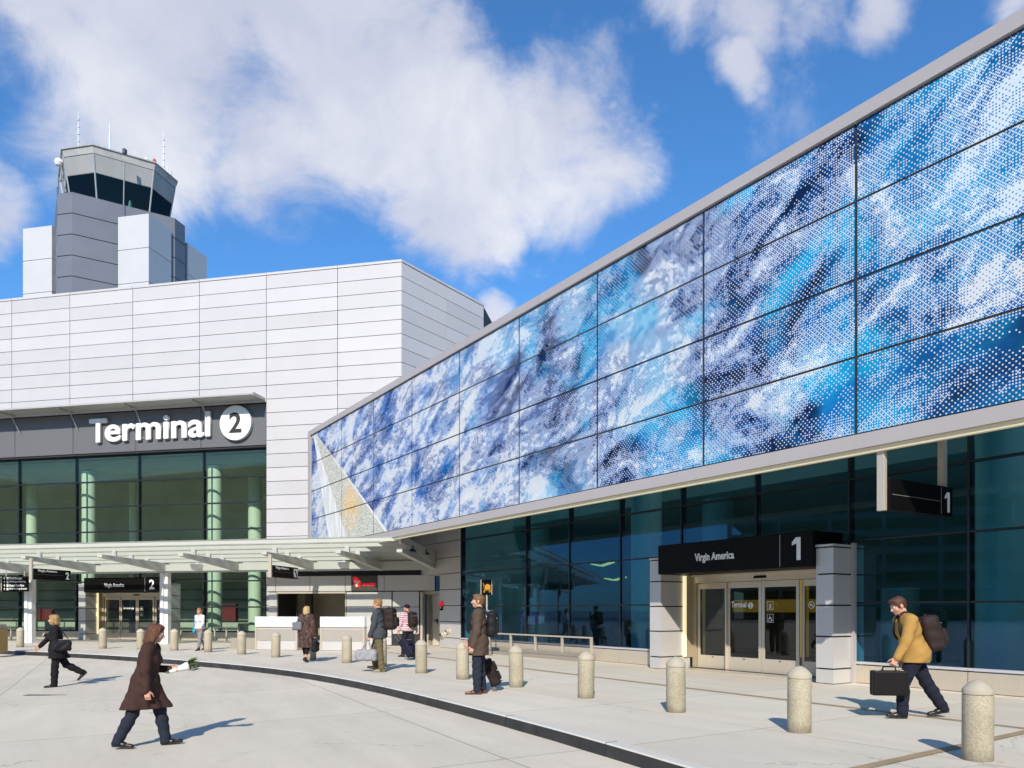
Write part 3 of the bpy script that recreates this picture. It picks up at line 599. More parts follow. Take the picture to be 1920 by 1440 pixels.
    w = t.m('DIVIDE', t.m('SUBTRACT', cx, el), t.m('MAXIMUM', t.m('SUBTRACT', er, el), .01))
    inside = t.m('MULTIPLY', t.m('MULTIPLY', t.m('GREATER_THAN', w, 0), t.m('LESS_THAN', w, 1)), t.m('GREATER_THAN', tt, 0))
    g = t.v('DISTANCE', c, (FR.x(657,SY), FR.z(657,945,SY), 3.7)); g2 = t.m('ADD', g, t.m('MULTIPLY', t.m('SUBTRACT', n2, .5), 1.6))
    spk = t.node('ShaderNodeTexWhiteNoise', {'Vector': t.v('ADD', c, (5,5,5))}).outputs[0]
    body = t.mix(t.ss(g2, 1.5, .1), t.mix(n2, (.25,.25,.16), (.50,.50,.46)), (.62,.36,.04))
    body = t.mix(t.m('GREATER_THAN', spk, .62), body, (.74,.73,.70))
    fin = t.mix(t.m('GREATER_THAN', w, t.m('ADD', .30, t.m('MULTIPLY', tt, .06))), t.mix(t.ss(t.noise(t.v('MULTIPLY', c, (3,.6,1)), 2.0, 2), .4, .6), (.60,.60,.60), (.74,.74,.73)), body)
    fin = t.mix(t.m('GREATER_THAN', w, .96), fin, (.70,.70,.68))
    colr = t.mix(inside, colr, fin)
    t.l.new(colr, b.inputs['Base Color']); b.inputs['Roughness'].default_value = .6; b.inputs['Specular IOR Level'].default_value = .06
    bn = t.node('ShaderNodeBump', {'Strength': .25, 'Distance': .003, 'Height': wh}); t.l.new(bn.outputs[0], b.inputs['Normal'])
    return m
M['screen'] = screen_mat()
for i in range(len(jxs)-1):
    for k in range(4):
        mb = MB(); mb.box(jxs[i]+.028,jxs[i+1]-.028,SY,SY+.008,zz[k]+.020,zz[k+1]-.020); mb.build('screen_panel', M['screen'], cb)
mb = MB(); g = .012
mb.box(SXL,SXR,SY+.011,SY+.05,zBi,zTi); mb.build('screen_backing', M['joint'], cb)
mb = MB()
fj = [SXL-.32]+jxs[1:]
for i in range(len(fj)-1):
    mb.box(fj[i]+.006,fj[i+1]-.006,SY-.06,SY+.5,zTi+.015,zT); mb.box(fj[i]+.006,fj[i+1]-.006,SY-.06,SY+.5,zB,zBi-.015)
mb.box(SXL-.32,SXL-.015,SY-.06,SY+.5,zBi-.014,zTi+.014)
mb.build('screen_frame', M['lilac'], cb)
mb = MB()
for x in jxs[1:-1]: mb.box(x-.005,x+.005,SY-.052,SY+.4,zTi+.016,zT-.004); mb.box(x-.005,x+.005,SY-.052,SY+.4,zB+.004,zBi-.016)
mb.build('frame_joint', mat('pale_joint_seal', (.7,.7,.7), .5), cb)
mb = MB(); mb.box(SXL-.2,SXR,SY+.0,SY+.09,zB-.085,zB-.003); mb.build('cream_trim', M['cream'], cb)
mb = MB(); mb.box(SXL-.45,SXL-.34,SY-.02,SY+.5,zTi-.05,zTi+.1); mb.build('frame_end_cap', M['joint'], cb)
mb = MB(); mb.box(SXL-.1,SXR,SY+.5,9,zT-.35,zT-.1); mb.box(SXL-.3,SXR,SY+.42,SY+.5,zB,zT-.1); mb.box(SXL-.2,SXL,SY+.5,.1,zB,zT-.1); mb.build('roof', mat('roof_membrane', (.30,.29,.28), .8), cb)
# glass front
RXL, RXR = FR.x(865,0), FR.x(1605,SY)+12
RX0, RW = FR.x(1239,-.75), 4.54
mst = (FR.x(1817)-FR.x(1164))/4; mx = [FR.x(1164)+mst*k for k in range(-2,9)]; mx = [RXL+.03]+[x for x in mx if RXL+.5 < x < RXR]
mb = MB(); mb.quad((RXL,0,2.45),(RXR,0,2.45),(RXR,0,9.3),(RXL,0,9.3)); mb.quad((RXL,0,.42),(RX0,0,.42),(RX0,0,2.45),(RXL,0,2.45)); mb.quad((RX0+RW,0,.42),(RXR,0,.42),(RXR,0,2.45),(RX0+RW,0,2.45)); mb.build('curtain_glass', M['rglass'], cb)
mb = MB()
for x in mx: mb.box(x-.021,x+.021,-.03,.15,2.45 if RX0 < x < RX0+RW else .42,9.3)
for z in (2.95,4.24,5.53,6.82): mb.box(RXL,RXR,-.02,.11,z-.02,z+.02)
for z in (1.66,):
    mb.box(RXL,RX0-.4,-.02,.11,z-.02,z+.02); mb.box(RX0+RW+.4,RXR,-.02,.11,z-.02,z+.02)
mb.build('mullion', M['mullion'], cb)
for a, b in ((RXL,RX0-.42),(RX0+RW+.42,RXR)):
    mb = MB(); mb2 = MB(); mb2.box(a,b,-.07,.1,.40,.45)
    e = [a]+[x for x in mx if a+.1 < x < b]+[b]
    for i in range(len(e)-1): mb.box(e[i]+.008,e[i+1]-.008,-.05,.12,.012,.375)
    mb.build('plinth', M['silver'], cb); mb2.build('sill', mat('pale_sill', (.55,.53,.55), .4, .2), cb)
mb = MB(); mb.box(RX0+RW+.405,RX0+RW+.46,-.16,-.05,.0,2.9); mb.build('corner_trim', M['lilac'], cb)
# plain panel bay at the far end of the glass
PL = FR.x(728,.0); mb = MB(); zr = [.0,.42,1.06,1.70,2.34,2.98,3.62,4.26,5.0,5.7]; pmid = FR.x(817,0)
pq = FR.x(825,0); panels(mb, [pq,RXL-.02], zr[:6], -.02, .05, .014); panels(mb, [PL-3,pmid,RXL-.02], zr[5:], -.02, .05, .014); mb.build('panel_wall', M['alu_panel'], cb)
mb = MB(); mb.box(pq+.02,RXL-.02,.035,.4,.0,2.9); mb.box(PL-3,RXL-.02,.035,.4,3.0,9.3); mb.build('panel_backing', M['joint'], cb)
# interior
mb = MB(); mb.box(RXL,RXR,9,9.2,0,9.3); mb.box(RXL-.1,RXL,.2,9,0,9.3); mb.box(RXR,RXR+.2,.0,9,0,9.3); mb.box(RXL,RXR,2.4,9,4.9,5.2); mb.build('interior_wall', M['interior'], cb)
mb = MB(); mb.box(RXL,RXR,.2,9,.0,.012); mb.build('interior_floor', M['floor_in'], cb)
for u in (1212,1880,1345,1010):
    y_ = 1.5 if u in (1212,1880) else 3.4; x = FR.x(u,y_); mb = MB(); mb.lathe([(.46,.012),(.46,9.3)], 28, (x,y_)); mb.build('column', M['column'], cb, smooth=True)
for yy in (1.1,):
    mb = MB(); mb.box(RXL+1,RXR-1,yy,yy+.35,9.2 if yy < 2 else 4.86,9.26 if yy < 2 else 4.895); mb.build('lamp_or_added_fill', mat('added_fill_glow', (.8,.8,.75), .5, emit=(1,.95,.85), estr=10.0), cb)  # unseen glowing strip, added to brighten the columns behind the glass
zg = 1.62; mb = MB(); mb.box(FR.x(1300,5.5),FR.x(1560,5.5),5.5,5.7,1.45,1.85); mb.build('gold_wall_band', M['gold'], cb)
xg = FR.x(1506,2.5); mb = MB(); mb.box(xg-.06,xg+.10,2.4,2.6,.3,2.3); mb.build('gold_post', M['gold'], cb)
mb = MB(); mb.box(FR.x(1690,1.0)-.28,FR.x(1690,1.0)+.28,.7,1.2,.1,1.98); mb.build('steel_cabinet', M['silver'], cb)
for u, v, y_ in ((1128,1060,3.0),(1152,1087,4.5)):
    x, z = FR.x(u,y_), FR.z(u,v,y_); mb = MB(); mb.hexa([(x-.5,y_-.1,z+.05),(x,y_-.1,z-.04),(x,y_+.1,z-.04),(x-.5,y_+.1,z+.05)],[(x-.5,y_-.1,z+.08),(x,y_-.1,z),(x,y_+.1,z),(x-.5,y_+.1,z+.08)])
    mb.hexa([(x,y_-.1,z-.04),(x+.6,y_-.1,z+.06),(x+.6,y_+.1,z+.06),(x,y_+.1,z-.04)],[(x,y_-.1,z),(x+.6,y_-.1,z+.1),(x+.6,y_+.1,z+.1),(x,y_+.1,z)])
    mb.build('lamp_or_added_fill', mat('lit_yellow_lamp', (.8,.7,.2), .5, emit=(1,.82,.2), estr=.9), cb)
for u0, u1 in ((975,990),(997,1010)):
    xa_, xb_ = FR.x(u0,1.6), FR.x(u1,1.6); z_ = FR.z(u0,1168,1.6); mb = MB(); mb.box(xa_,xb_,1.6,1.63,z_,z_+.42); mb.build('interior_poster', mat('pink_poster', (.55,.12,.35), .6), cb)
for u0, u1, y_ in ((1050,1120,5.0),(930,965,4.0),(1640,1720,6.0),(1800,1900,4.5)):
    mb = MB(); mb.box(FR.x(u0,y_),FR.x(u1,y_),y_,y_+.8,.012,1.1); mb.build('interior_counter', mat('dim_counter', (.25,.24,.22), .5), cb, bevel=.01)
portal(FR, RX0, RW, '1', 'entrance 1 under the blue patterned screen: aluminium pillars, black sign board and steel sliding doors')

# ================================================================ ACROSS THE ROAD (mirrored in the glass)
pg = thing('parking_structure', 'long grey concrete parking structure across the road, seen only mirrored in the glass', 'parking structure', (-25,-62,0), R(180))
mb = MB(); gc = mat('grey_garage_concrete', (.24,.245,.205), .85, 0, .2, .3)
for k in range(10): mb.box(-110,330,0,18,3.3*k+2.1,3.3*k+3.3)
for x in np.arange(-110,331,9.17): mb.box(x-.35,x+.35,.05,.9,-.3,33)
mb.box(-110,330,17.6,18,-.3,33.4)
pg_ = mb.build('deck', gc, pg)
mb = MB()  # unseen side wing, added to block sky and darken the concourse glass
for k in range(8): mb.box(108,126,-100,-18,3.3*k+2.1,3.3*k+3.3)
for y in np.arange(-100,-17,9.17): mb.box(107.2,108,y-.35,y+.35,-.3,26.5)
mb.box(125.6,126,-100,-18,-.3,26.8); mb.build('deck', gc, pg)
# ================================================================ CANOPY IN FRONT OF THE TERMINAL
cn = thing('entrance_canopy', 'off white steel and glass canopy on posts in front of the terminal doors', 'canopy', FT.w(0,0,0), FT.a)
GY, TY = -4.0, -8.04
bus = [180,310,447,587,711,813]; bx = [FT.x(u,GY) for u in bus]; bst = (bx[3]-bx[0])/3
bxs = [bx[0]-bst*k for k in (4,3,2,1)]+bx
CXL, CXR = -34.0, FT.x(748,-8.2)
def rz_(y): return 4.20-.095*(y+8.2)
mb = MB(); mb.box(CXL,bx[-1]+.1,GY-.14,GY+.14,3.20,3.56); mb.box(CXL,FT.x(655,GY),GY+.16,GY+.7,3.34,3.38); mb.build('girder', M['canopy'], cn)
for x in bxs:
    mb = MB(); mb.hexa([(x-.11,TY,3.62),(x+.11,TY,3.62),(x+.11,GY+.2,3.19),(x-.11,GY+.2,3.19)],[(x-.11,TY,3.74),(x+.11,TY,3.74),(x+.11,GY+.2,3.62),(x-.11,GY+.2,3.62)]); mb.build('beam', M['canopy'], cn, bevel=.012)
    for y in (-7.2,-6.2,-5.2): mb = MB(); mb.box(x-.09,x+.09,y-.05,y+.05,3.55,rz_(y)-.16); mb.build('bracket', M['alu_panel'], cn)
for k, y in enumerate((-8.2,-7.2,-6.2,-5.2,-4.2,-3.2,-2.2,-1.2)):
    z = rz_(y); mb = MB(); mb.box(CXL,CXR if k < 6 else FT.x(498,y)+.2,y-.02,y+.05,z-.18,z-.012); mb.box(CXL,CXR if k < 6 else FT.x(498,y)+.2,y-.05,y+.09,z-.025,z-.013); mb.build('purlin', M['canopy'], cn)
mb = MB(); a, b = -8.28, -.15
for i in range(len(bxs)-1):
    x0, x1 = bxs[i]+.02, (bxs[i+1]-.02 if i < len(bxs)-2 else CXR)
    yb = b if x1 < FT.x(520,-1) else -3.0
    mb.quad((x0,a,rz_(a)),(x1,a,rz_(a)),(x1,yb,rz_(yb)),(x0,yb,rz_(yb)))
mb.build('roof_glass', M['roofglass'], cn)
mb = MB(); y1 = -3.5; mb.hexa([(CXR,-8.25,3.95),(CXR+.10,-8.25,3.95),(CXR+.10,y1,rz_(y1)-.40),(CXR,y1,rz_(y1)-.40)],[(CXR,-8.25,4.24),(CXR+.10,-8.25,4.24),(CXR+.10,y1,rz_(y1)+.06),(CXR,y1,rz_(y1)+.06)]); mb.build('end_beam', M['alu_panel'], cn)
for y in (-7.0,-5.4): mb = MB(); mb.box(CXR-.1,CXR+.2,y-.12,y+.12,3.72,3.80); mb.box(CXR-.02,CXR+.12,y-.05,y+.05,3.78,3.95); mb.build('clamp', M['mullion'], cn)
posts = [FT.x(57,GY),FT.x(311,GY)]; posts = [posts[0]-(posts[1]-posts[0])]+posts
for x in posts:
    mb = MB(); mb.box(x-.18,x+.0,GY-.18,GY+.18,.012,3.2); mb.box(x+.0,x+.18,GY-.12,GY+.12,.012,3.2); mb.box(x-.19,x+.19,GY-.19,GY+.19,.0005,.012); mb.build('post', M['letter'], cn, bevel=.01)
mb = MB(); x = FT.x(820,-3.9); mb.box(x-.12,x+.12,-3.95,-3.75,2.95,4.0); mb.build('end_post', M['alu_panel'], cn)
for u, v in ((370,1063),(645,1058)):
    x, z = FT.x(u,GY-.3), FT.z(u,v,GY-.3); mb = MB(); mb.hexa([(x-.14,GY-.5,z-.12),(x+.14,GY-.5,z-.12),(x+.16,GY-.1,z-.16),(x-.16,GY-.1,z-.16)],[(x-.2,GY-.56,z+.12),(x+.2,GY-.56,z+.12),(x+.2,GY-.1,z+.12),(x-.2,GY-.1,z+.12)]); mb.box(x-.05,x+.05,GY-.35,GY-.25,z+.12,3.6); mb.build('floodlight', M['letter'], cn, bevel=.01)
# ================================================================ CURBSIDE CHECK-IN BOOTH
BY = -3.4
bt = thing('check_in_booth', 'grey metal panelled check-in booth with a dark opening under the right end of the canopy', 'booth', FT.w(0,0,0), FT.a)
def bxu(u): return FT.x(u,BY)
x0, x1 = bxu(499), bxu(813)
mb = MB(); panels(mb, [x0,bxu(585),bxu(650),bxu(722),x1-.02], [3.04,3.34], BY+.12, .05, .012); panels(mb, [x0+.05,bxu(518),bxu(582),bxu(648),bxu(721),x1+.05], [2.34,3.02], BY-.05, .06, .012)
panels(mb, [x0+.1,bxu(518)], [.02,1.05,1.68,2.32], BY+.02, .05, .012); panels(mb, [bxu(649),bxu(734)], [.02,.38,1.04,1.68,2.32], BY+.02, .05, .012); panels(mb, [bxu(736),bxu(786)], [.50,1.02,1.66,2.32], BY-.01, .05, .012)
mb.build('wall_panels', M['alu_panel'], bt)
mb = MB(); mb.box(x0+.1,bxu(518)-.02,BY+.08,-.1,0,3.3); mb.box(bxu(649)+.02,bxu(787),BY+.08,-.1,0,3.3); mb.box(bxu(518)-.02,bxu(649)+.02,BY+.08,-.1,2.36,3.3); mb.box(bxu(787),x1,BY+.3,-.1,2.36,3.3); mb.build('wall_core', M['joint'], bt)
mb = MB(); mb.box(bxu(518)-.01,bxu(649)+.01,BY+2.0,BY+2.1,.0,2.36); mb.box(bxu(518),bxu(649),BY+.1,BY+2.0,.001,.02); mb.build('recess_wall', mat('beige_recess_wall', (.34,.30,.22), .7, 0, .2, 1.0), bt)
mb = MB(); mb.box(bxu(548),bxu(560),BY+1.2,BY+1.4,.02,2.34); mb.box(bxu(537),bxu(538),BY+.9,BY+1.0,.02,2.34); mb.build('recess_partition', M['booth_in'], bt)
mb = MB(); mb.box(bxu(519),bxu(648),BY-.02,BY+.10,2.25,2.33); mb.box(bxu(649)-.05,bxu(649),BY+.0,BY+.10,.02,2.25); mb.box(bxu(518),bxu(518)+.04,BY+.0,BY+.10,.02,2.25); mb.build('opening_frame', M['silver'], bt)
mb = MB(); mb.box(bxu(788),bxu(792),BY+.0,BY+.3,.02,2.3); mb.box(bxu(792),bxu(803),BY+.6,BY+.66,.01,2.32); mb.box(bxu(792),x1+.3,BY+.3,BY+.36,2.2,2.34); mb.build('door_jamb', M['silver'], bt)
dy = BY+.6; mb = MB(); xa, xb = FT.x(803,dy), FT.x(823,dy); mb.box(xa,xb+.02,dy,dy+.05,.012,2.2); dr_ = mb.build('door', M['silver'], bt, bevel=.005)
mb = MB(); mb.box(xb-.10,xb-.05,dy-.05,dy,.95,1.15); mb.tube([(xb-.08,dy-.06,1.08),(xb-.22,dy-.07,1.07)], .015, 6); mb.build('handle', M['black'], dr_)
mb = MB(); mb.box(bxu(660),bxu(709),BY-.09,BY-.052,2.36,3.01); sgn = mb.build('sign_plate', mat('dark_grey_sign_plate', (.06,.055,.045), .4), bt, bevel=.005)
xa, xb = bxu(662), bxu(680); w_ = xb-xa; zc = 2.70     # red kite shaped emblem with a white handwritten word
mb = MB(Matrix.Translation((xa,BY-.10,zc)) @ Matrix.Rotation(R(90),4,'X')); pl = [(0.02,.20),(.12*1,.27),(w_*.55,.22),(w_*.93,.06),(w_*1.0,-.02),(w_*.85,-.10),(w_*.72,-.22),(w_*.5,-.2),(w_*.22,-.10),(.05,.05)]
mb.prism(pl, 0, .006); mb.build('emblem', M['red'], sgn)
mb = MB()
def stroke(pts, r=.016): mb.tube([(xa+p[0]*w_,BY-.112,zc+p[1]) for p in pts], r, 5)
stroke([(.22,.03),(.28,.10),(.33,-.08),(.45,.12)]); stroke([(.40,.0),(.5,.06),(.46,-.14),(.38,-.17),(.45,-.02)]); stroke([(.5,-.02),(.58,.05),(.57,-.13),(.5,-.17),(.64,.0)]); stroke([(.62,.05),(.66,-.04),(.74,.07),(.80,.04)]); mb.build('emblem_writing', M['white'], sgn)
text_obj('lettering', 'america', M['red'], sgn, bxu(681.5), BY-.095, zc-.14, .2, width=bxu(706)-bxu(681.5), depth=.008, bold=.006, height=.17)
# alarm and hose fittings on the plain panel bay
al = thing('fire_alarm', 'small red fire alarm box on the grey panels right of the steel door', 'fire alarm', FR.w(FR.x(828,-.03),-.03,0), FR.a)
z = FR.z(828,1136,-.03); mb = MB(); mb.box(-.11,.11,-.07,.0,z-.01,z+.17); mb.build('alarm_box', M['red'], al, bevel=.01); mb = MB(); mb.box(-.1,.1,-.05,.0,z-.18,z-.02); mb.build('call_point', M['black'], al, bevel=.01); mb = MB(); mb.box(-.06,.06,-.056,-.049,z-.10,z-.06); mb.build('label_plate', M['white'], al)
for u, v, r in ((831,1190,.17),(841,1183,.12)):
    x, z = FR.x(u,-.03), FR.z(u,v,-.03); t = thing('hose_connection', 'larger lower steel hose connection on the grey panels' if r > .15 else 'smaller upper steel hose connection on the grey panels', 'hose connection', FR.w(x,-.02,z), FR.a, 'hose connections on the grey panels')
    mb = MB(Matrix.Rotation(R(90),4,'X')); mb.lathe([(r,.0),(r,.03),(r*.55,.05),(r*.5,.13),(.001,.13)], 20); mb.build('flange', M['silver'], t, smooth=True); mb = MB(); mb.tube([(0,-.13,0),(0,-.17,0)], r*.3, 8); mb.build('cap', M['mullion'], t)
# check-in counters
def counter(u0, u1, label):
    Y0 = -7.75; xa, xb = FT.x(u0,Y0), FT.x(u1,Y0); L = xb-xa
    t = thing('check_in_counter', label, 'counter', FT.w(xa,Y0,0), FT.a, 'check-in counters by the booth')
    mb = MB(); mb.box(.0,L,.0,.035,.90,1.27); mb.box(L-.035,L,.04,.62,.90,1.27); mb.box(.0,.035,.04,.62,.90,1.27); mb.build('upper_panel', M['counter_white'], t, bevel=.006)
    mb = MB(); mb.box(.02,L-.02,.03,.72,.012,.895); mb.build('base', M['bench_stone'] if False else M['alu_panel'], t)
    mb = MB(); mb.box(.08,L-.08,.012,.028,.36,.80); mb.build('front_panel', mat('taupe_laminate', (.34,.31,.27), .5, 0, .05, 2), t)
    for x in (.0,L-.07): mb = MB(); mb.box(x,x+.07,.0,.10,.012,.898); mb.build('leg', M['silver'], t)
    mb = MB(); mb.box(.0,L,-.02,.05,.872,.899); mb.build('ledge', M['silver'], t)
    mb = MB(); mb.box(.04,L-.04,.04,.60,1.10,1.13); mb.build('top', M['counter_white'], t)
    return t
counter(478,557,'white and taupe check-in counter left of the woman in the mottled coat'); counter(600,683,'white and taupe check-in counter right of the woman in the mottled coat')
x, y = FT.x(690,-7.2), -7.3; t = thing('service_kiosk', 'narrow silver service kiosk with a small black slot at the end of the check-in counters', 'kiosk', FT.w(x,y,0), FT.a)
mb = MB(); mb.box(-.18,.3,-.2,.3,.012,1.28); mb.build('body', M['alu_panel'], t, bevel=.01); mb = MB(); mb.box(-.14,-.06,-.212,-.20,1.0,1.14); mb.build('slot', M['black'], t)
x, y = FT.x(432,-7.0), -7.0; b0 = FT.x(480,-7.0); t = MB(); t.box(0,b0-x,0,.6,0,.42); o = t.build('stone_block', M['bench_stone'], bevel=.01); o.location = FT.w(x,y,0); o.rotation_euler = (0,0,FT.a); tag(o, 'low plain beige block beside the left check-in counter', 'block')
# ================================================================ HANGING AND DIRECTION SIGNS
def hanging_sign(fr, x, y0, L, z0, z1, ztop, label, kind, second_post=True):
    t = thing('hanging_sign', label, 'sign', fr.w(x,y0,0), fr.a+R(90), 'black signs hung over the pavement')
    mb = MB(); mb.box(-.085,.0,-.065,.065,z0-.02,ztop); mb.build('hanger', M['silver'], t, bevel=.008)
    if second_post: mb = MB(); mb.box(L-.20,L-.06,-.05,.05,z1,ztop+2.2); mb.build('hanger', M['silver'], t, bevel=.008)
    mb = MB(); mb.box(.005,L,-.11,.11,z0,z1); bd = mb.build('board', M['black'], t, bevel=.008); h = z1-z0; f = -.117
    li = mat('grey_sign_line', (.22,.22,.22), .5); mb = MB(); mb.box(.06,.80*L,f+.002,f+.008,z0+h*.47,z0+h*.485); 
    if kind == '1': mb.box(.80*L,.808*L,f+.002,f+.008,z0+h*.06,z0+h*.94)
    mb.build('divider', li, bd)
    if kind != '1': text_obj('lettering', 'Virgin America', M['white'], bd, .09*L, f, z0+h*.66, .2, width=.52*L, depth=.008, bold=.006, height=h*.26)
    if kind in '12': numeral(kind, bd, .90*L, f, z0+h*.13, h*.68)
    if kind == 'p':
        mb = MB(); mb.box(.82*L,.98*L,f+.001,f+.006,z0+h*.12,z0+h*.88); mb.build('pictogram_field', M['white'], bd)
        mb = MB(); a = .90*L; mb.box(a-.10,a+.05,f-.004,f,z0+h*.52,z0+h*.62); mb.box(a+.01,a+.09,f-.004,f,z0+h*.18,z0+h*.48); mb.box(a-.11,a-.03,f-.004,f,z0+h*.56,z0+h*.76); mb.build('pictogram', M['black'], bd)
    return t
hanging_sign(FR, FR.x(1655,-2.95), -2.93, 1.92, 3.13, 3.64, 4.08, 'black hanging sign with a white 1 below the patterned screen', '1')
hanging_sign(FT, FT.x(53,TY), TY+.18, 1.95, 2.78, 3.23, 3.63, 'black hanging sign with a white 2 at the left end of the canopy', '2', False)
hanging_sign(FT, FT.x(503,TY), TY+.18, 1.95, 2.78, 3.23, 3.63, 'black hanging sign with a white pictogram box over the left check-in counter', 'p', False)
y = -4.55; xa, xb = FT.x(5,y), FT.x(53,y); L = xb-xa; z0, z1 = FT.z(30,1109,y), FT.z(30,1081,y)
t = thing('direction_sign', 'black direction sign listing shuttles and parking in four white lines', 'sign', FT.w(xa,y,0), FT.a)
mb = MB(); mb.box(0,L,-.04,.04,z0,z1); bd = mb.build('board', M['black'], t, bevel=.005); mb = MB(); mb.box(-.05,0,-.06,.06,z0,z1); mb.build('edge', M['silver'], t)
for x in (.2,L-.2): mb = MB(); mb.box(x-.02,x+.02,-.02,.02,z1,3.2+.12); mb.build('hanger', M['silver'], t)
for k, s in enumerate(('Hotel Shuttles','Off-Airport Parking','Shared Ride Vans','SFO Parking Shuttle')):
    zz_ = z1-(k+.82)*(z1-z0)/4.2; text_obj('lettering', s, M['white'], bd, L*.29, -.046, zz_, .12, depth=.004, bold=.003, width=L*(.50,.64,.58,.69)[k], height=.105)
    mb = MB(); c = L*.10; mb.box(c-.013,c+.013,-.046,-.041,zz_,zz_+.09); mb.prism([(0,0)]*3, 0, 0) if False else None; mb.hexa([(c-.05,-.046,zz_+.05),(c+.05,-.046,zz_+.05),(c+.05,-.041,zz_+.05),(c-.05,-.041,zz_+.05)],[(c-.004,-.046,zz_+.105),(c+.004,-.046,zz_+.105),(c+.004,-.041,zz_+.105),(c-.004,-.041,zz_+.105)]); mb.build('arrow', M['white'], bd)
    mb = MB(); mb.box(L*.185,L*.26,-.046,-.041,zz_-.01,zz_+.10); f_ = mb.build('pictogram', M['white'], bd)
# cart sign on a pole, with a blue notice below
x, y = FR.x(912,-1.5), -1.5; t = thing('cart_sign', 'black sign with a yellow luggage cart on a thin pole, above a blue notice', 'sign', FR.w(x,y,0), R(-28))
Yd = FR.Y(x,y); za, zb = HC+(HZ-1115)/FPX*Yd, HC+(HZ-1087)/FPX*Yd
mb = MB(); mb.tube([(0,.03,0),(0,.03,za+.2)], .03, 8); mb.build('pole', M['silver'], t, smooth=True)
mb = MB(); mb.lathe([(.2,0),(.2,.02),(.05,.05),(.001,.05)], 20, (0,.03)); mb.build('foot', M['silver'], t)
mb = MB(); mb.box(-.17,.21,-.03,.0,za,zb); bd = mb.build('board', M['black'], t, bevel=.004); mb = MB(); mb.box(-.20,-.172,-.04,.01,za,zb); mb.box(.212,.23,-.04,.01,za,zb); mb.build('edge', M['silver'], t)
yl = mat('yellow_cart_print', (.50,.24,.01), .6); mb = MB(); cx, cz = .03, (za+zb)/2-.03
mb.box(cx-.07,cx+.14,-.037,-.031,cz-.05,cz+.10); mb.box(cx-.02,cx+.08,-.037,-.031,cz+.10,cz+.13)
mb.tube([(cx-.15,-.034,cz+.16),(cx-.12,-.034,cz+.14),(cx-.09,-.034,cz-.08),(cx+.15,-.034,cz-.07)], .009, 6)
for xx in (cx-.09,cx+.12): m_ = [(xx+.028*math.cos(a),-.034,cz-.11+.028*math.sin(a)) for a in np.linspace(0,6.283,13)]; mb.tube(m_, .011, 5, cap=False)
mb.build('cart_picture', yl, bd)
mb = MB(); mb.box(-.10,.24,-.04,-.018,1.08,1.50); nb = mb.build('notice', mat('blue_notice', (.08,.16,.30), .4), t, bevel=.004); mb = MB()
mb.box(-.06,.20,-.046,-.041,1.30,1.32); mb.box(-.06,.12,-.046,-.041,1.25,1.265); mb.build('print_line', M['white'], nb); mb = MB(); mb.box(-.115,.255,-.03,-.016,1.065,1.515); mb.build('notice_frame', M['silver'], t)
# railings
def railing(fr, xa, xb, y, h, nb_, label, base=True):
    t = thing('guard_railing', label, 'railing', fr.w(xa,y,0), fr.a, 'low steel railings before the glass'); L = xb-xa
    mb = MB(); mb.box(0,L,-.04,.04,h-.05,h); mb.build('top_rail', M['silver'], t, bevel=.008)
    for k in range(nb_):
        x = L*k/(nb_-1); x = min(max(x,.03),L-.03); mb = MB(); mb.box(x-.03,x+.03,-.035,.035,.0,h-.05); mb.build('post', M['silver'], t)
    if base: mb = MB(); mb.box(-.1,L-.25,-.35,.12,.0,.10); mb.box(-.1,L-.3,-.05,.12,.10,.20); mb.build('base', M['bench_stone'], t, bevel=.01)
railing(FR, FR.x(916,-.30), FR.x(1110,-.30), -.30, .72, 5, 'steel railing in front of the dark glass behind the standing man')
railing(FT, FT.x(402,-1.2), FT.x(448,-1.2), -1.2, .72, 3, 'short steel railing near the glass left of the check-in counters', False)
railing(FT, FT.x(-60,-2.0), FT.x(22,-2.0), -2.0, .72, 4, 'steel railing at the left edge of the picture', False)
# tan post cut by the left edge of the picture
X, Y_, _ = ground(-6,1224); t = thing('tan_bin', 'tan rectangular bin with a grey top at the left edge of the picture', 'bin', (X-.17,Y_+.2,0), R(4))
mb = MB(); mb.box(-.27,.27,-.27,.27,.0,.86); mb.build('body', mat('ochre_laminate', (.36,.23,.07), .5, 0, .1, 3), t, bevel=.015); mb = MB(); mb.box(-.24,.24,-.24,.24,.862,1.0); mb.prism([(-.24,-.24),(.24,-.24),(.24,.24),(-.24,.24)],1.0,1.06,[(-.15,-.15),(.15,-.15),(.15,.15),(-.15,.15)]); mb.build('top', M['cap_conc'], t, bevel=.015)
# ================================================================ BOLLARDS
bl = [(38,1213.5,'concrete bollard left of the white canopy post, by the tan bin'),(193,1216.2,'concrete bollard before the left side of entrance 2'),(264,1217.8,'concrete bollard partly behind the woman in the long brown coat'),
 (327,1219.8,'concrete bollard right of the tall white canopy post'),(390,1222.8,'concrete bollard beside the woman with the blue bag'),(453,1227,'concrete bollard in front of the low beige block'),(517,1232.5,'concrete bollard in front of the left check-in counter'),
 (584,1237,'concrete bollard hidden behind the woman in the mottled coat'),(650.5,1243,'concrete bollard in front of the right check-in counter'),(715,1251,'concrete bollard behind the man in the grey jacket'),(790,1262,'concrete bollard right of the navy rolling bag'),
 (867.5,1273.5,'concrete bollard just left of the standing man'),(968,1288,'concrete bollard just right of the black suitcase'),(1098.5,1308.5,'concrete bollard in front of the end of the steel railing'),(1267.5,1335,'concrete bollard before the left pillar of entrance 1'),
 (1498.5,1372.5,'concrete bollard before the right pillar of entrance 1'),(1833,1424.5,'nearest and largest concrete bollard, where the tan strips meet at the right')]
br = bpy.data.objects.new('bollard', None); COL.objects.link(br)
mb = MB(); r = .142; mb.lathe([(r-.006,0),(r,.012),(r,.655),(r-.006,.663)], 40); mb.build('shaft', M['aggregate'], br, smooth=True)
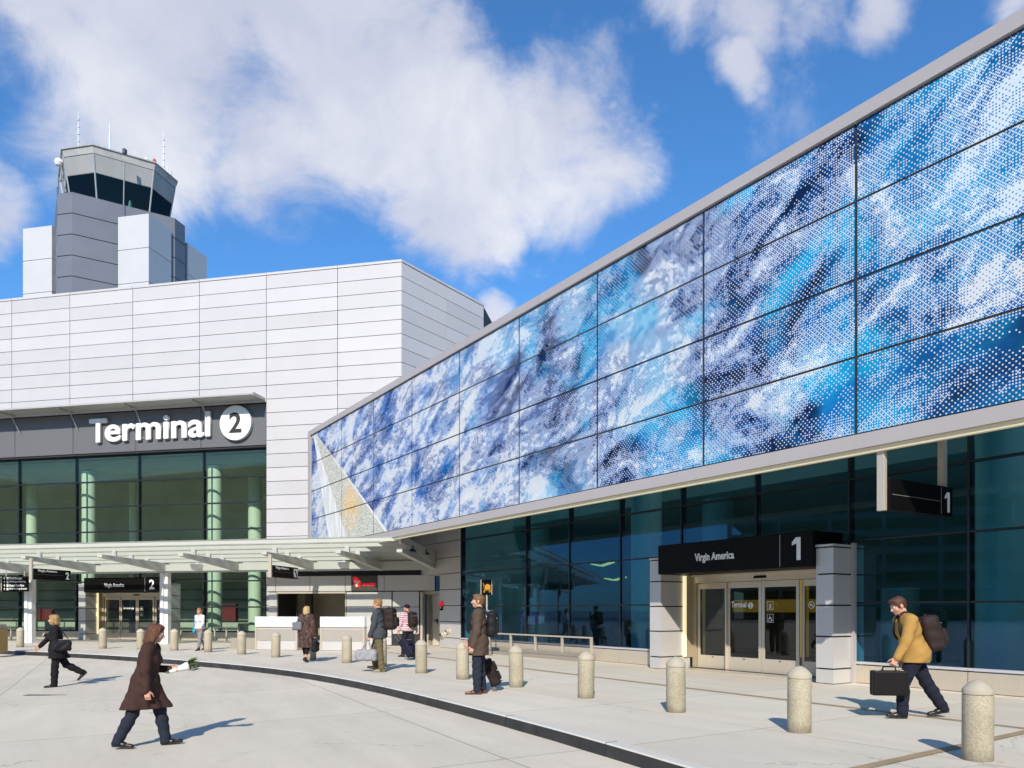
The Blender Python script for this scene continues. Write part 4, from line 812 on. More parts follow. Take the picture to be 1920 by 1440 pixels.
mb = MB(); mb.lathe([(r-.012,.66),(r-.012,.668),(r+.002,.670),(r+.003,.708),(r-.008,.728),(r-.03,.755),(r-.062,.785),(r-.095,.803),(.02,.815),(.001,.816)], 40); mb.build('cap', M['cap_conc'], br, smooth=True, angle=60)
for i, (u, v, lab) in enumerate(bl):
    o = br if i == 0 else copy_tree(br); g = ground(u,v); o.location = g; o.rotation_euler = (.010*math.sin(i*5.1),.011*math.sin(i*3.7+1),i*1.7); s_ = 1+.012*math.sin(i*2.3); o.scale = (1,1,s_)
    tag(o, lab, 'bollard', 'concrete bollards along the kerb')
# ================================================================ PEOPLE (one continuous body surface each, clothes as children)
class SDF:
    """smoothly blended volumes meshed with surface nets"""
    def __init__(s, h): s.h = h; s.p = []; s.cut = []; s.disp = None
    def cone(s, a, b, ra, rb, k=.02, ax=None, neg=False):
        a, b = np.array(a, float), np.array(b, float)
        A = np.eye(3) if ax is None else np.array(ax, float)      # ax: matrix that squashes space (rows)
        def f(P):
            Q = (P-a)@A.T; d = A@(b-a); L = max(float(d@d), 1e-12); t = np.clip((Q@d)/L, 0, 1)
            return np.linalg.norm(Q-t[...,None]*d, axis=-1)-(ra+(rb-ra)*t)
        r = max(ra, rb)*max(1.0, float(1/np.abs(np.linalg.svd(A)[1]).min())); s.p.append((f, np.minimum(a,b)-r, np.maximum(a,b)+r, k, neg)); return s
    def ell(s, c, r, k=.015, Rm=None, neg=False):
        c, r = np.array(c, float), np.array(r, float); Rm = np.eye(3) if Rm is None else Rm
        def f(P):
            Q = (P-c)@Rm; k0 = np.linalg.norm(Q/r, axis=-1); k1 = np.linalg.norm(Q/(r*r), axis=-1)+1e-9; return k0*(k0-1)/k1
        m = r.max(); s.p.append((f, c-m, c+m, k, neg)); return s
    def rbox(s, c, hb, rr, k=.01, Rm=None, neg=False):
        c, hb = np.array(c, float), np.array(hb, float); Rm = np.eye(3) if Rm is None else Rm
        def f(P):
            q = np.abs((P-c)@Rm)-(hb-rr); return np.linalg.norm(np.maximum(q,0), axis=-1)+np.minimum(q.max(-1),0)-rr
        m = np.linalg.norm(hb); s.p.append((f, c-m, c+m, k, neg)); return s
    def half(s, pt, n):                         # keep the side the normal points away from
        pt, n = np.array(pt, float), np.array(n, float); n = n/np.linalg.norm(n); s.cut.append(lambda P: (P-pt)@n); return s
    def mesh(s, name, mats, parent, zone=None, smooth_it=1):
        h = s.h; lo = np.min([p[1] for p in s.p if not p[4]], 0)-4*h-.02; hi = np.max([p[2] for p in s.p if not p[4]], 0)+4*h+.02
        n = np.ceil((hi-lo)/h).astype(int)+1; D = np.full(n, .3, np.float32)
        ax = [lo[i]+np.arange(n[i])*h for i in range(3)]
        for f, a, b, k, neg in s.p:
            i0 = np.maximum(((a-k-3*h-lo)/h).astype(int), 0); i1 = np.minimum(((b+k+3*h-lo)/h).astype(int)+2, n)
            if (i1 <= i0).any(): continue
            sl = tuple(slice(p, q) for p, q in zip(i0, i1)); P = np.stack(np.meshgrid(*[ax[i][sl[i]] for i in range(3)], indexing='ij'), -1)
            d = f(P).astype(np.float32); o = D[sl]
            if neg: D[sl] = np.maximum(o, -d)+np.maximum(k-np.abs(o+d), 0)**2/(4*k)
            else: D[sl] = np.minimum(o, d)-np.maximum(k-np.abs(o-d), 0)**2/(4*k)
        if s.cut or s.disp is not None:
            P = np.stack(np.meshgrid(*ax, indexing='ij'), -1)
            if s.disp is not None: D = D+s.disp(P).astype(np.float32)*(np.abs(D) < .08)
            for c in s.cut: D = np.maximum(D, c(P))
        S = D < 0; off = [(a,b,c) for a in (0,1) for b in (0,1) for c in (0,1)]
        cs = [S[a:n[0]-1+a, b:n[1]-1+b, c:n[2]-1+c] for a,b,c in off]; anyv = np.logical_or.reduce(cs) & ~np.logical_and.reduce(cs)
        C = np.argwhere(anyv); V = np.stack([D[C[:,0]+a, C[:,1]+b, C[:,2]+c] for a,b,c in off], 1)
        acc = np.zeros((len(C),3)); cnt = np.zeros(len(C))
        O = np.array(off, float)
        for i in range(8):
            for j in range(i+1, 8):
                if np.abs(O[i]-O[j]).sum() == 1:
                    va, vb = V[:,i], V[:,j]; mk = (va < 0) != (vb < 0); t = np.where(mk, va/np.where(mk, va-vb, 1), 0)
                    acc += np.where(mk[:,None], O[i]+t[:,None]*(O[j]-O[i]), 0); cnt += mk
        vert = lo+(C+acc/np.maximum(cnt,1)[:,None])*h
        idx = np.full(n-1, -1); idx[C[:,0],C[:,1],C[:,2]] = np.arange(len(C)); F = []
        for axis in range(3):
            u, w = [(1,2),(2,0),(0,1)][axis]
            A = [slice(None)]*3; B = [slice(None)]*3; A[axis] = slice(0,-1); B[axis] = slice(1,None)
            E = np.argwhere(S[tuple(A)] != S[tuple(B)]); E = E[(E[:,u] > 0) & (E[:,w] > 0) & (E[:,u] < n[u]-1) & (E[:,w] < n[w]-1)]
            def I(du, dw): q = E.copy(); q[:,u] -= du; q[:,w] -= dw; return idx[q[:,0],q[:,1],q[:,2]]
            Q = np.stack([I(1,1), I(0,1), I(0,0), I(1,0)], 1); st = S[E[:,0],E[:,1],E[:,2]]
            Q[~st] = Q[~st][:,::-1]; F.append(Q[(Q >= 0).all(1)])
        F = np.concatenate(F)
        for _ in range(smooth_it):               # light relaxation hides the grid
            nb = np.zeros_like(vert); c = np.zeros(len(vert))
            for a, b in ((0,1),(1,2),(2,3),(3,0)):
                np.add.at(nb, F[:,a], vert[F[:,b]]); np.add.at(c, F[:,a], 1); np.add.at(nb, F[:,b], vert[F[:,a]]); np.add.at(c, F[:,b], 1)
            vert = vert*.5+.5*nb/np.maximum(c,1)[:,None]
        me = bpy.data.meshes.new(name); me.vertices.add(len(vert)); me.vertices.foreach_set('co', vert.ravel().astype(np.float32))
        me.loops.add(F.size); me.loops.foreach_set('vertex_index', F.ravel().astype(np.int32)); me.polygons.add(len(F))
        me.polygons.foreach_set('loop_start', np.arange(0, F.size, 4, dtype=np.int32)); me.update(calc_edges=True)
        mats = mats if isinstance(mats, (list, tuple)) else [mats]
        for m in mats: me.materials.append(m)
        if zone is not None: me.polygons.foreach_set('material_index', zone(vert[F].mean(1)).astype(np.int32))
        me.polygons.foreach_set('use_smooth', np.ones(len(F), bool)); me.validate(); me.update()
        o = bpy.data.objects.new(name, me); COL.objects.link(o)
        if parent: o.parent = parent
        return o
def cloth(name, col, scale=60, rough=.9, var=.15, bump=.3): return mat(name, col, rough, 0, var, 5, bump, scale, spec=.2)
SK = mat('skin', (.52,.285,.20), .5, 0, .08, 20, spec=.35); LIP = mat('lips', (.34,.11,.09), .5); EYE = mat('eye_dark', (.02,.015,.012), .3); BROW = mat('eyebrow', (.10,.06,.035), .8); EYEW = mat('eye_white', (.6,.58,.55), .3)
def rx(a): c, s = math.cos(a), math.sin(a); return np.array([[1,0,0],[0,c,-s],[0,s,c]])
def rz3(a): c, s = math.cos(a), math.sin(a); return np.array([[c,-s,0],[s,c,0],[0,0,1]])
def ry(a): c, s = math.cos(a), math.sin(a); return np.array([[c,0,s],[0,1,0],[-s,0,c]])
class Pose: pass
def pose(H, fem=False, lean=0, legL=(0,0,0), legR=(0,0,0), armL=(0,5,10), armR=(0,5,10), yaw=0, nod=0, twist=0):
    """angles in degrees. legs: hip forward, knee bend, toe-off pitch; arms: swing forward, out, elbow bend. x right, y forward."""
    p = Pose(); p.H = H; p.fem = fem; Lr = rx(-R(lean)); T = rz3(R(twist)); up = Lr@np.array([0,0,1.0]); p.up = up; p.TR = Lr@T
    p.pel = np.zeros(3); p.waist = up*.085*H; p.chest = up*.19*H; p.neck0 = up*.285*H; p.sh = {}; p.el = {}; p.wr = {}; p.hd = {}; p.hip = {}; p.kn = {}; p.an = {}; p.toe = {}; p.fd = {}
    shw = (.098 if fem else .112)*H
    for nme, sx, a in (('L',-1,armL),('R',1,armR)):
        sw, out, eb = map(R, a); p.sh[nme] = up*.272*H+p.TR@np.array([sx*shw,0,0])
        def dr(an): return p.TR@np.array([sx*math.sin(out)*math.cos(an), math.sin(an), -math.cos(an)*math.cos(out)]) if True else None
        d1 = rz3(R(twist))@np.array([sx*math.sin(out), math.sin(sw)*math.cos(out), -math.cos(sw)*math.cos(out)])
        o2 = out*.4 if eb < .9 else -.35
        d2 = rz3(R(twist))@np.array([sx*math.sin(o2), math.sin(sw+eb)*math.cos(o2), -math.cos(sw+eb)*math.cos(o2)])
        p.el[nme] = p.sh[nme]+d1*.172*H; p.wr[nme] = p.el[nme]+d2*.150*H; p.hd[nme] = d2
    for nme, sx, a in (('L',-1,legL),('R',1,legR)):
        h_, k_, t_ = map(R, a); p.hip[nme] = np.array([sx*.049*H, 0, -.005*H])
        d1 = np.array([sx*.01, math.sin(h_), -math.cos(h_)]); d2 = np.array([0, math.sin(h_-k_), -math.cos(h_-k_)])
        p.kn[nme] = p.hip[nme]+d1*.245*H; p.an[nme] = p.kn[nme]+d2*.236*H
        p.fd[nme] = np.array([sx*.10, math.cos(t_), math.sin(t_)]); p.fd[nme] /= np.linalg.norm(p.fd[nme]); p.toe[nme] = p.an[nme]+p.fd[nme]*.105*H
    low = []
    for nme in 'LR':
        f = p.fd[nme]; dn = np.cross(np.cross(f,[0,0,1.]),f); dn = -dn/np.linalg.norm(dn); heel = p.an[nme]-f*.035*H+dn*.042*H; ball = p.an[nme]+f*.10*H+dn*.042*H; low += [heel[2], ball[2]]
        p.fd[nme+'d'] = dn
    dz = -min(low)
    for dct in (p.sh,p.el,p.wr,p.hip,p.kn,p.an,p.toe):
        for k in dct: dct[k] = dct[k]+np.array([0,0,dz])
    for k in ('pel','waist','chest','neck0'): setattr(p, k, getattr(p,k)+np.array([0,0,dz]))
    hy = rz3(R(yaw)); p.HR = rz3(R(twist*.5))@hy@rx(-R(lean*.6+nod)); p.headc = p.neck0+up*.045*H+p.HR@np.array([0,.014*H,.072*H]); return p
def torso(S, p, infl=0.0, k=.06, lower=True, arms=None):
    H, fm = p.H, p.fem; X = p.TR@np.array([1.,0,0])
    sq = np.diag([1,1.12,1])
    S.cone(p.pel-X*.042*H, p.pel+X*.042*H, .068*H+infl, .068*H+infl, k, sq)
    S.cone(p.waist-X*.035*H, p.waist+X*.035*H, (.054 if fm else .062)*H+infl, (.054 if fm else .062)*H+infl, k, sq)
    S.cone(p.chest-X*.048*H, p.chest+X*.048*H, (.060 if fm else .068)*H+infl, (.060 if fm else .068)*H+infl, k, sq)
    if fm:
        f = p.TR@np.array([0,1.,0])
        for q in (-1,1): S.ell(p.chest+X*q*.042*H+f*.045*H, np.array([.038,.036,.038])*H+infl*.7, .03)
    S.cone(p.sh['L']*.8+p.sh['R']*.2-p.up*.005*H, p.sh['R']*.8+p.sh['L']*.2-p.up*.005*H, .046*H+infl, .046*H+infl, k)
    S.cone(p.pel, p.waist, .068*H+infl, .060*H+infl, k); S.cone(p.waist, p.chest, .058*H+infl, .066*H+infl, k)
def limb_arm(S, p, n, infl=0.0, k=.03, end=1.0):
    H = p.H; f = .88 if p.fem else 1.0; w = p.el[n]+(p.wr[n]-p.el[n])*end
    S.cone(p.sh[n], p.el[n], .037*H*f+infl, .027*H*f+infl, k); S.cone(p.el[n], w, .027*H*f+infl, .018*H*f+infl, k)
def limb_leg(S, p, n, infl=0.0, k=.03, end=1.0, flare=0.0):
    H = p.H; a = p.kn[n]+(p.an[n]-p.kn[n])*end
    S.cone(p.hip[n], p.kn[n], .056*H+infl, .037*H+infl, k); mid = p.kn[n]+(a-p.kn[n])*.35
    S.cone(p.kn[n], mid, .036*H+infl, .034*H+infl+flare*.3, k); S.cone(mid, a, .034*H+infl+flare*.3, .022*H+infl+flare, k)
def hand(S, p, n, curl=25, spread=1.0):
    """palm, four separate fingers bent at two joints, thumb from the side of the palm"""
    H = p.H*.98; d = p.hd[n]/np.linalg.norm(p.hd[n]); sx = -1 if n == 'L' else 1
    med = np.array([-sx,0,0.]); med = rz3(0)@med; med = med-d*(med@d); med /= np.linalg.norm(med); fw = np.cross(d, med)*sx; fw = -fw if fw[1] < 0 and abs(d[1]) < .9 else fw
    if abs(d[1]) >= .75 and fw[2] < 0: fw = -fw
    w = p.wr[n]; pc = w+d*.026*H
    B = np.stack([med, fw, d], 1); S.cone(w-d*.01*H, w+d*.012*H, .0165*H, .016*H, .012); S.rbox(w+d*.030*H, np.array([.0085,.0235,.027])*H, .0075*H, .010, B)
    for i, (o, L) in enumerate(((.0185,.040),(.0065,.045),(-.006,.042),(-.0175,.034))):
        b0 = w+d*.052*H+fw*o*H; c1 = R(curl*.7); c2 = R(curl*1.9); c3 = R(curl*2.7)
        q1 = b0+(d*math.cos(c1)+med*math.sin(c1))*L*.48*H; q2 = q1+(d*math.cos(c2)+med*math.sin(c2))*L*.34*H; q3 = q2+(d*math.cos(c3)+med*math.sin(c3))*L*.26*H
        S.cone(b0, q1, .0053*H, .0050*H, .003); S.cone(q1, q2, .0050*H, .0045*H, .003); S.cone(q2, q3, .0045*H, .0038*H, .003)
    t0 = w+d*.012*H+fw*.020*H; td = d*.72+fw*.55+med*.35; td /= np.linalg.norm(td); t1 = t0+td*.026*H; td2 = d*.85+fw*.18+med*.5; td2 /= np.linalg.norm(td2); t2 = t1+td2*.026*H
    S.cone(t0, t1, .0078*H, .0062*H, .006); S.cone(t1, t2, .0062*H, .0048*H, .004); p.grip = getattr(p,'grip',{}); p.grip[n] = w+d*.062*H+med*.012*H
def body(p, parent, lower_skin=False):
    H = p.H; S = SDF(.0062); torso(S, p, -.012, .05)
    for n in 'LR':
        limb_arm(S, p, n, -.004); limb_leg(S, p, n, -.006, end=1.0); hand(S, p, n, getattr(p,'curl',{}).get(n,25))
        S.cone(p.an[n]+p.fd[n+'d']*.012*H, p.an[n]+p.fd[n]*.085*H+p.fd[n+'d']*.024*H, .02*H, .014*H, .02)
    hc, HRm = p.headc, p.HR; f = .95 if p.fem else 1.0
    def hp(x, y, z): return hc+HRm@(np.array([x,y,z])*H)
    S.cone(p.neck0-p.up*.02*H, hp(0,-.018,-.045), .034*H*f, .030*H*f, .02)
    S.ell(hp(0,-.010,.012), np.array([.0435*f,.055,.052])*H, .01, HRm); S.ell(hp(0,.014,-.022), np.array([.034*f,.038,.046])*H, .02, HRm); S.ell(hp(0,.030,-.051), np.array([.017,.016,.014])*H, .018, HRm)
    S.cone(hp(0,.047,.004), hp(0,.059,-.017), .0055*H, .0085*H, .008); S.ell(hp(0,.046,-.034), np.array([.014,.008,.0065])*H, .006, HRm)
    S.cone(hp(-.020,.044,.013), hp(.020,.044,.013), .0065*H, .0065*H, .008)
    for q in (-1,1):
        S.ell(hp(q*.0165,.0515,.002), np.array([.010,.008,.0075])*H, .006, HRm, neg=True); S.ell(hp(q*.0165,.0405,.002), np.array([.0085,.008,.0075])*H, .003, HRm)
        S.ell(hp(q*.0445*f,-.008,-.006), np.array([.006,.014,.019])*H, .004, HRm@rz3(q*.35)); S.ell(hp(q*.024,.030,-.018), np.array([.014,.014,.015])*H, .015, HRm)
    def zone(c):
        q = ((c-hc)@HRm)/H; z = np.zeros(len(c)); ax = np.abs(q[:,0])
        z[(np.abs(q[:,2]+.0345) < .0052) & (ax < .014) & (q[:,1] > .035)] = 1
        ey = (np.abs(q[:,2]-.002) < .0052) & (np.abs(ax-.0165) < .0085) & (q[:,1] > .03); z[ey] = 4; z[ey & (np.abs(ax-.0165) < .0042)] = 2
        z[(np.abs(q[:,2]-.0165) < .0028) & (np.abs(ax-.017) < .0105) & (q[:,1] > .03)] = 3; return z
    return S.mesh('body', [SK, LIP, EYE, BROW, EYEW], parent, zone)
def hair(p, parent, m, style):
    H = p.H; hc, HRm = p.headc, p.HR; S = SDF(.007); f = .95 if p.fem else 1.0
    def hp(x, y, z): return hc+HRm@(np.array([x,y,z])*H)
    S.ell(hp(0,-.014,.020), np.array([.0485*f,.058,.052])*H, .01, HRm)
    if style == 'short':
        S.ell(hp(0,.022,.052), np.array([.036,.024,.018])*H, .02, HRm); S.ell(hp(.012,.034,.050), np.array([.020,.014,.012])*H, .012, HRm); S.ell(hp(0,-.040,-.012), np.array([.036,.024,.034])*H, .02, HRm)
        for q in (-1,1): S.ell(hp(q*.040,.006,.004), np.array([.007,.012,.022])*H, .008, HRm)
    else:
        dn = {'bob': -.062, 'long': -.105, 'shoulder': -.085}[style]
        S.ell(hp(0,.010,.050), np.array([.043,.034,.020])*H, .02, HRm)
        for q in (-1,1):
            S.cone(hp(q*.040,-.006,.020), hp(q*(.047 if style != 'bob' else .044),-.006,dn+.02), .017*H, .019*H, .02); S.cone(hp(q*.038,.016,.030), hp(q*.046,.012,-.030), .011*H, .011*H, .015)
        S.cone(hp(0,-.038,.02), hp(0,-.046,dn), .036*H, .034*H, .03); S.cone(hp(-.028,-.034,.01), hp(-.032,-.036,dn+.005), .026*H, .022*H, .02); S.cone(hp(.028,-.034,.01), hp(.032,-.036,dn+.005), .026*H, .022*H, .02)
    # keep the face free
    S.ell(hp(0,.060,-.022), np.array([.036,.040,.055])*H, .006, HRm, neg=True)
    rs = np.random.RandomState(int(H*1000)); ph = rs.rand(8)*6
    def dsp(P):
        q = ((P-hc)@HRm)/H; a = np.arctan2(q[...,0], q[...,1]+.01); return .0028*np.sin(a*23+ph[0]+q[...,2]*25)+.002*np.sin(a*41+ph[1]+q[...,2]*60)+.002*np.sin(q[...,0]*140+ph[2]+q[...,1]*90)
    S.disp = dsp; return S.mesh('hair', m, parent)
def folds(p, amp, freq, top):
    def f(P):
        a = np.arctan2(P[...,0]-p.pel[0], P[...,1]-p.pel[1]); w = np.clip((top-P[...,2])/.25, 0, 1)
        return amp*w*np.sin(a*freq+np.sin(P[...,2]*6)*1.3)+.0022*np.sin(P[...,0]*43+P[...,2]*37)+.0025*np.sin(P[...,2]*51+P[...,1]*29+np.sin(P[...,0]*20))
    return f
def coat(p, parent, m, hem, flare=.02, infl=.022, name='coat', open_front=.0, sleeve=.97, k=.06, collar=True, spread=1.0, amp=.006, zone=None, mats=None):
    """jacket or coat: torso, sleeves and a skirt reaching hem (metres above ground)"""
    H = p.H; S = SDF(.0095); torso(S, p, infl, k)
    for n in 'LR': limb_arm(S, p, n, infl*.75+.002, .035, sleeve)
    if hem < p.pel[2]+.05:
        bot = {}
        for n in 'LR':
            a, b = p.hip[n], p.kn[n]; t = (a[2]-hem+.05)/max(a[2]-b[2], .05); q = a+(b-a)*min(t*spread, 1.25); q = np.array([q[0], q[1], hem-.04]); bot[n] = q
            S.cone(a, q, .064*H+infl, .058*H+infl+flare, .09)
        m_ = (bot['L']+bot['R'])/2; S.cone(p.pel, m_, .078*H+infl, .072*H+infl+flare, .09)
    S.half((0,0,hem), (0,0,-1))
    if collar:
        S.cone(p.neck0-p.up*.035*H, p.neck0+p.up*.012*H-p.TR@np.array([0,.008*H,0]), .052*H, .044*H, .03)
        S.cone(p.neck0+p.up*.005*H+p.TR@np.array([0,.03*H,0]), p.neck0+p.up*.1*H+p.TR@np.array([0,.085*H,0]), .032*H, .05*H, .01, neg=True)
    S.disp = folds(p, amp, 9, p.pel[2]); return S.mesh(name, mats or m, parent, zone)
def trousers(p, parent, m, end=.99, infl=.012, flare=.012, name='trousers', top=None):
    S = SDF(.009); H = p.H; X = p.TR@np.array([1.,0,0]); S.cone(p.pel-X*.042*H, p.pel+X*.042*H, .070*H+infl, .070*H+infl, .05); S.cone(p.pel, p.waist, .068*H+infl, .058*H+infl, .05)
    for n in 'LR': limb_leg(S, p, n, infl, .035, end, flare)
    def dsp(P): return .004*np.sin(P[...,2]*55+P[...,1]*18+np.sin(P[...,0]*25)*1.5)*np.clip((p.pel[2]-P[...,2])/.3,0,1)
    S.disp = dsp; S.half(p.waist+p.up*.02, p.up)
    for n in 'LR':
        d = p.an[n]-p.kn[n]; d = d/np.linalg.norm(d)
    return S.mesh(name, m, parent)
def shoes(p, parent, m, heel=.0, boot=0.0, sole=None):
    H = p.H
    for n in 'LR':
        S = SDF(.006); f, dn = p.fd[n], p.fd[n+'d']; a = p.an[n]; sd = np.cross(f, dn); B = np.stack([sd, f, -dn], 1)
        S.cone(a-f*.020*H+dn*.020*H, a+f*.045*H+dn*.022*H, .0235*H, .0225*H, .02); S.cone(a+f*.045*H+dn*.026*H, a+f*.108*H+dn*.031*H, .0225*H, .0165*H, .02); S.cone(a-p.up*.0, a-f*.01*H+dn*.01*H, .027*H, .026*H, .03)
        if boot: q = a+(p.kn[n]-a)*boot; S.cone(a, q, .029*H, .034*H, .03)
        S.half(a+dn*.0425*H, dn); o = S.mesh('shoe', m, parent)
        S2 = SDF(.006); S2.rbox(a+f*.045*H+dn*.039*H, np.array([.021,.078,.0045])*H, .004*H, .004, B); S2.rbox(a-f*.018*H+dn*.036*H, np.array([.02,.018,.008])*H, .004*H, .004, B); S2.mesh('sole', sole or SOLE, o)
SOLE = mat('dark_sole', (.02,.017,.015), .6)
def place_person(label, u, v, z, face, group='people in front of the terminal'):
    g = ground(u, v, z); return thing('person', label, 'person', (g[0], g[1], z), R(face), group), g
def bag_at(person, p, name, label, cat, group=None):
    """an object carried by a person: a thing of its own set in the person's own axes"""
    return thing(name, label, cat, person.location, person.rotation_euler.z, group)
BL = cloth('black_bag_nylon', (.012,.012,.014), 90, .6); BRN = cloth('brown_bag_nylon', (.024,.015,.014), 90, .65); NAVYB = cloth('navy_bag_nylon', (.012,.012,.026), 90, .65); GREYB = cloth('grey_bag_cloth', (.16,.16,.18), 70)
METAL = M['silver']
def backpack(person, p, m, label, size=(.15,.105,.23), drop=.02, strapm=None):
    t = bag_at(person, p, 'backpack', label, 'backpack', 'backpacks'); H = p.H; bk = p.TR@np.array([0,-1.,0]); up = p.up; X = p.TR@np.array([1.,0,0]); B = np.stack([X, -bk, up], 1)
    c = p.chest+bk*(.072*H+.022+size[1])-up*drop; S = SDF(.009); S.rbox(c, size, .075, .02, B); S.ell(c+bk*size[1]*.75-up*size[2]*.28, np.array([size[0]*.78,size[1]*.5,size[2]*.55]), .03, B)
    S.disp = lambda P: .004*np.sin(P[...,2]*40+P[...,0]*22)+.003*np.sin(P[...,0]*47-P[...,1]*30); S.mesh('pack', m, t)
    S = SDF(.008); S.rbox(c+bk*size[1]*1.18-up*size[2]*.30, (size[0]*.62,size[1]*.30,size[2]*.42), .03, .01, B); S.mesh('pocket', m, t)
    for q in (-1,1):
        mb = MB(); sp_ = [c+X*q*size[0]*.55-bk*size[1]*.9+up*size[2]*.75, p.sh['L' if q<0 else 'R']*.62+p.sh['R' if q<0 else 'L']*.38+up*.052*H+up*.028-bk*.005, p.chest+X*q*.062*H-bk*(.066*H+.028)+up*.03*H, p.waist+X*q*.075*H-bk*(.045*H+.02)+up*.035*H, c+X*q*size[0]*.8-bk*size[1]*.9-up*size[2]*.7]
        sp_ = [Vector(a) for a in sp_]; sm = catmull([sp_[0]]+sp_+[sp_[-1]], 6); mb.tube(sm[1:-1], .019, 8); mb.build('strap', strapm or m, t, smooth=True)
    mb = MB(); hpt = [Vector(c+up*size[2]*.96+X*x-bk*.02+up*zz) for x, zz in ((-.05,0),(-.035,.035),(.035,.035),(.05,0))]; mb.tube(hpt, .009, 6); mb.build('handle', m, t)
    mb = MB(); zp_ = [Vector(c+bk*(size[1]*1.0)+up*size[2]*.45+X*x+bk*.005) for x in np.linspace(-size[0]*.7,size[0]*.7,6)]; mb.tube(zp_, .005, 5); mb.build('zip', METAL, t); return t
def soft_bag(person, p, name, label, cat, m, c, size, grips, strap=None, rr=.05, Rm=None, plate=None):
    t = bag_at(person, p, name, label, cat, 'hand carried bags'); S = SDF(.007); S.rbox(c, size, rr, .02, Rm); S.disp = lambda P: .005*np.sin(P[...,2]*38+P[...,1]*30)+.004*np.sin(P[...,0]*50+P[...,1]*23); S.mesh('bag_body', m, t)
    c = np.array(c); Rm = np.eye(3) if Rm is None else Rm
    for g in grips:
        for q in (-.5,.5):
            a, b = c+Rm@np.array([q*size[0]*.9,-size[1]*.5,size[2]*.85]), c+Rm@np.array([q*size[0]*.9,size[1]*.5,size[2]*.85]); g_ = np.array(g); pts = [a, a*.35+g_*.65+(a-g_)*.12, g_, b*.35+g_*.65+(b-g_)*.12, b]; pts = [Vector(x) for x in pts]; mb = MB(); mb.tube(catmull([pts[0]]+pts+[pts[-1]], 5)[1:-1], .009, 7); mb.build('handle', m, t, smooth=True)
    if strap: pts = [Vector(x) for x in strap]; mb = MB(); mb.tube(catmull([pts[0]]+pts+[pts[-1]], 6)[1:-1], .011, 7); mb.build('strap', m, t, smooth=True)
    mb = MB(); zp_ = [Vector(c+Rm@np.array([0,y,size[2]*1.0+.002])) for y in np.linspace(-size[1]*.8,size[1]*.8,6)]; mb.tube(zp_, .005, 5); mb.build('zip', METAL, t); return t
def roller(name, label, loc, rz, tilt, m, size, hl, cat='suitcase'):
    """two wheeled case tilted on its wheels, pull handle at the top; local x across, the case leans towards +y"""
    t = thing(name, label, cat, loc, rz, 'wheeled cases'); a = R(tilt); Rm = rx(-a); w, d, h = size; piv = np.array([0,0,.045])
    def L(x, y, z): return piv+Rm@np.array([x,y,z])
    S = SDF(.008); S.rbox(L(0,-d,h+.02), (w,d,h), .045, .01, Rm); S.disp = lambda P: .003*np.sin(P[...,2]*33+P[...,0]*40); S.mesh('case', m, t)
    for z_, hh in ((h*.62,.30),(h*1.35,.32)): S = SDF(.008); S.rbox(L(0,-2*d-.012,z_+.02), (w*.82,.03,h*hh), .022, .01, Rm); S.mesh('pocket', m, t)
    mb = MB()
    for q in (-1,1): mb.tube([Vector(L(q*w*.55,-.02,2*h)),Vector(L(q*w*.55,-.02,2*h+hl))], .009, 6)
    mb.tube([Vector(L(-w*.6,-.02,2*h+hl)),Vector(L(w*.6,-.02,2*h+hl))], .014, 8); mb.build('pull_handle', mat('handle_metal', (.16,.16,.17), .35, .7), t)
    for q in (-1,1): mb = MB(); c = np.array([q*w*.85,-.03,.045]); mb.tube([Vector(c-np.array([.018,0,0])),Vector(c+np.array([.018,0,0]))], .045, 16); mb.build('wheel', mat('grey_wheel', (.10,.10,.10), .6), t)
    mb = MB(); mb.tube([Vector(L(-.07,-d,2*h+.01)),Vector(L(-.05,-d,2*h+.06)),Vector(L(.05,-d,2*h+.06)),Vector(L(.07,-d,2*h+.01))], .012, 6); mb.build('grab_handle', m, t)
    mb = MB(); zp_ = [Vector(L(x,-2*d-.045,h*1.62)) for x in np.linspace(-w*.6,w*.6,5)]; mb.tube(zp_, .006, 5); mb.build('zip', METAL, t)
    t['top'] = [float(x) for x in L(0,-.02,2*h+hl)]; return t
BLK = cloth('black_wool', (.012,.010,.012)); JEAN = cloth('dark_blue_denim', (.020,.024,.038), 120); KHA = cloth('olive_khaki_twill', (.13,.105,.06), 110); NAVY = cloth('navy_trouser_cloth', (.013,.015,.028), 120); LEB = mat('brown_leather', (.12,.04,.018), .35); LEBK = mat('black_leather', (.010,.009,.009), .35)
HB = lambda nm, c: mat(nm, c, .55, 0, .35, 30, .4, 120, spec=.4)

# 1 ---- woman in the black coat walking left across the road
g = ground(107,1288,-.205); zr = road_z(g[0],g[1]); P1, g = place_person('blonde woman in a black coat and trousers walking left across the road', 107, 1288, zr, 120)
p = pose(1.67, True, 4, (6,4,0), (-26,34,-45), (14,12,68), (34,22,8), yaw=-12, nod=4); p.curl = {'L':35,'R':22}
# her left arm (away) is folded with the hand at the chest
p.wr['L'] = p.chest+np.array([-.03,.20,.0]); p.el['L'] = p.waist+np.array([-.215,.03,.05]); p.hd['L'] = np.array([.72,.55,.2])/np.linalg.norm([.72,.55,.2])
body(p, P1); hair(p, P1, HB('blonde_hair', (.34,.21,.08)), 'bob'); coat(p, P1, BLK, .66, .035, .024); trousers(p, P1, BLK, .99, .013, .02); shoes(p, P1, LEBK)
soft_bag(P1, p, 'shoulder_bag', 'black shoulder bag under the arm of the woman in the black coat', 'bag', BL, (-.24,-.10,p.waist[2]-.06), (.07,.19,.13), [], strap=[(-.24,-.24,p.waist[2]+.05),(-.21,-.15,p.chest[2]+.02),(-.15,-.02,p.sh['L'][2]+.065),(-.22,.05,p.chest[2]-.02),(-.24,.06,p.waist[2]+.05)], rr=.06)
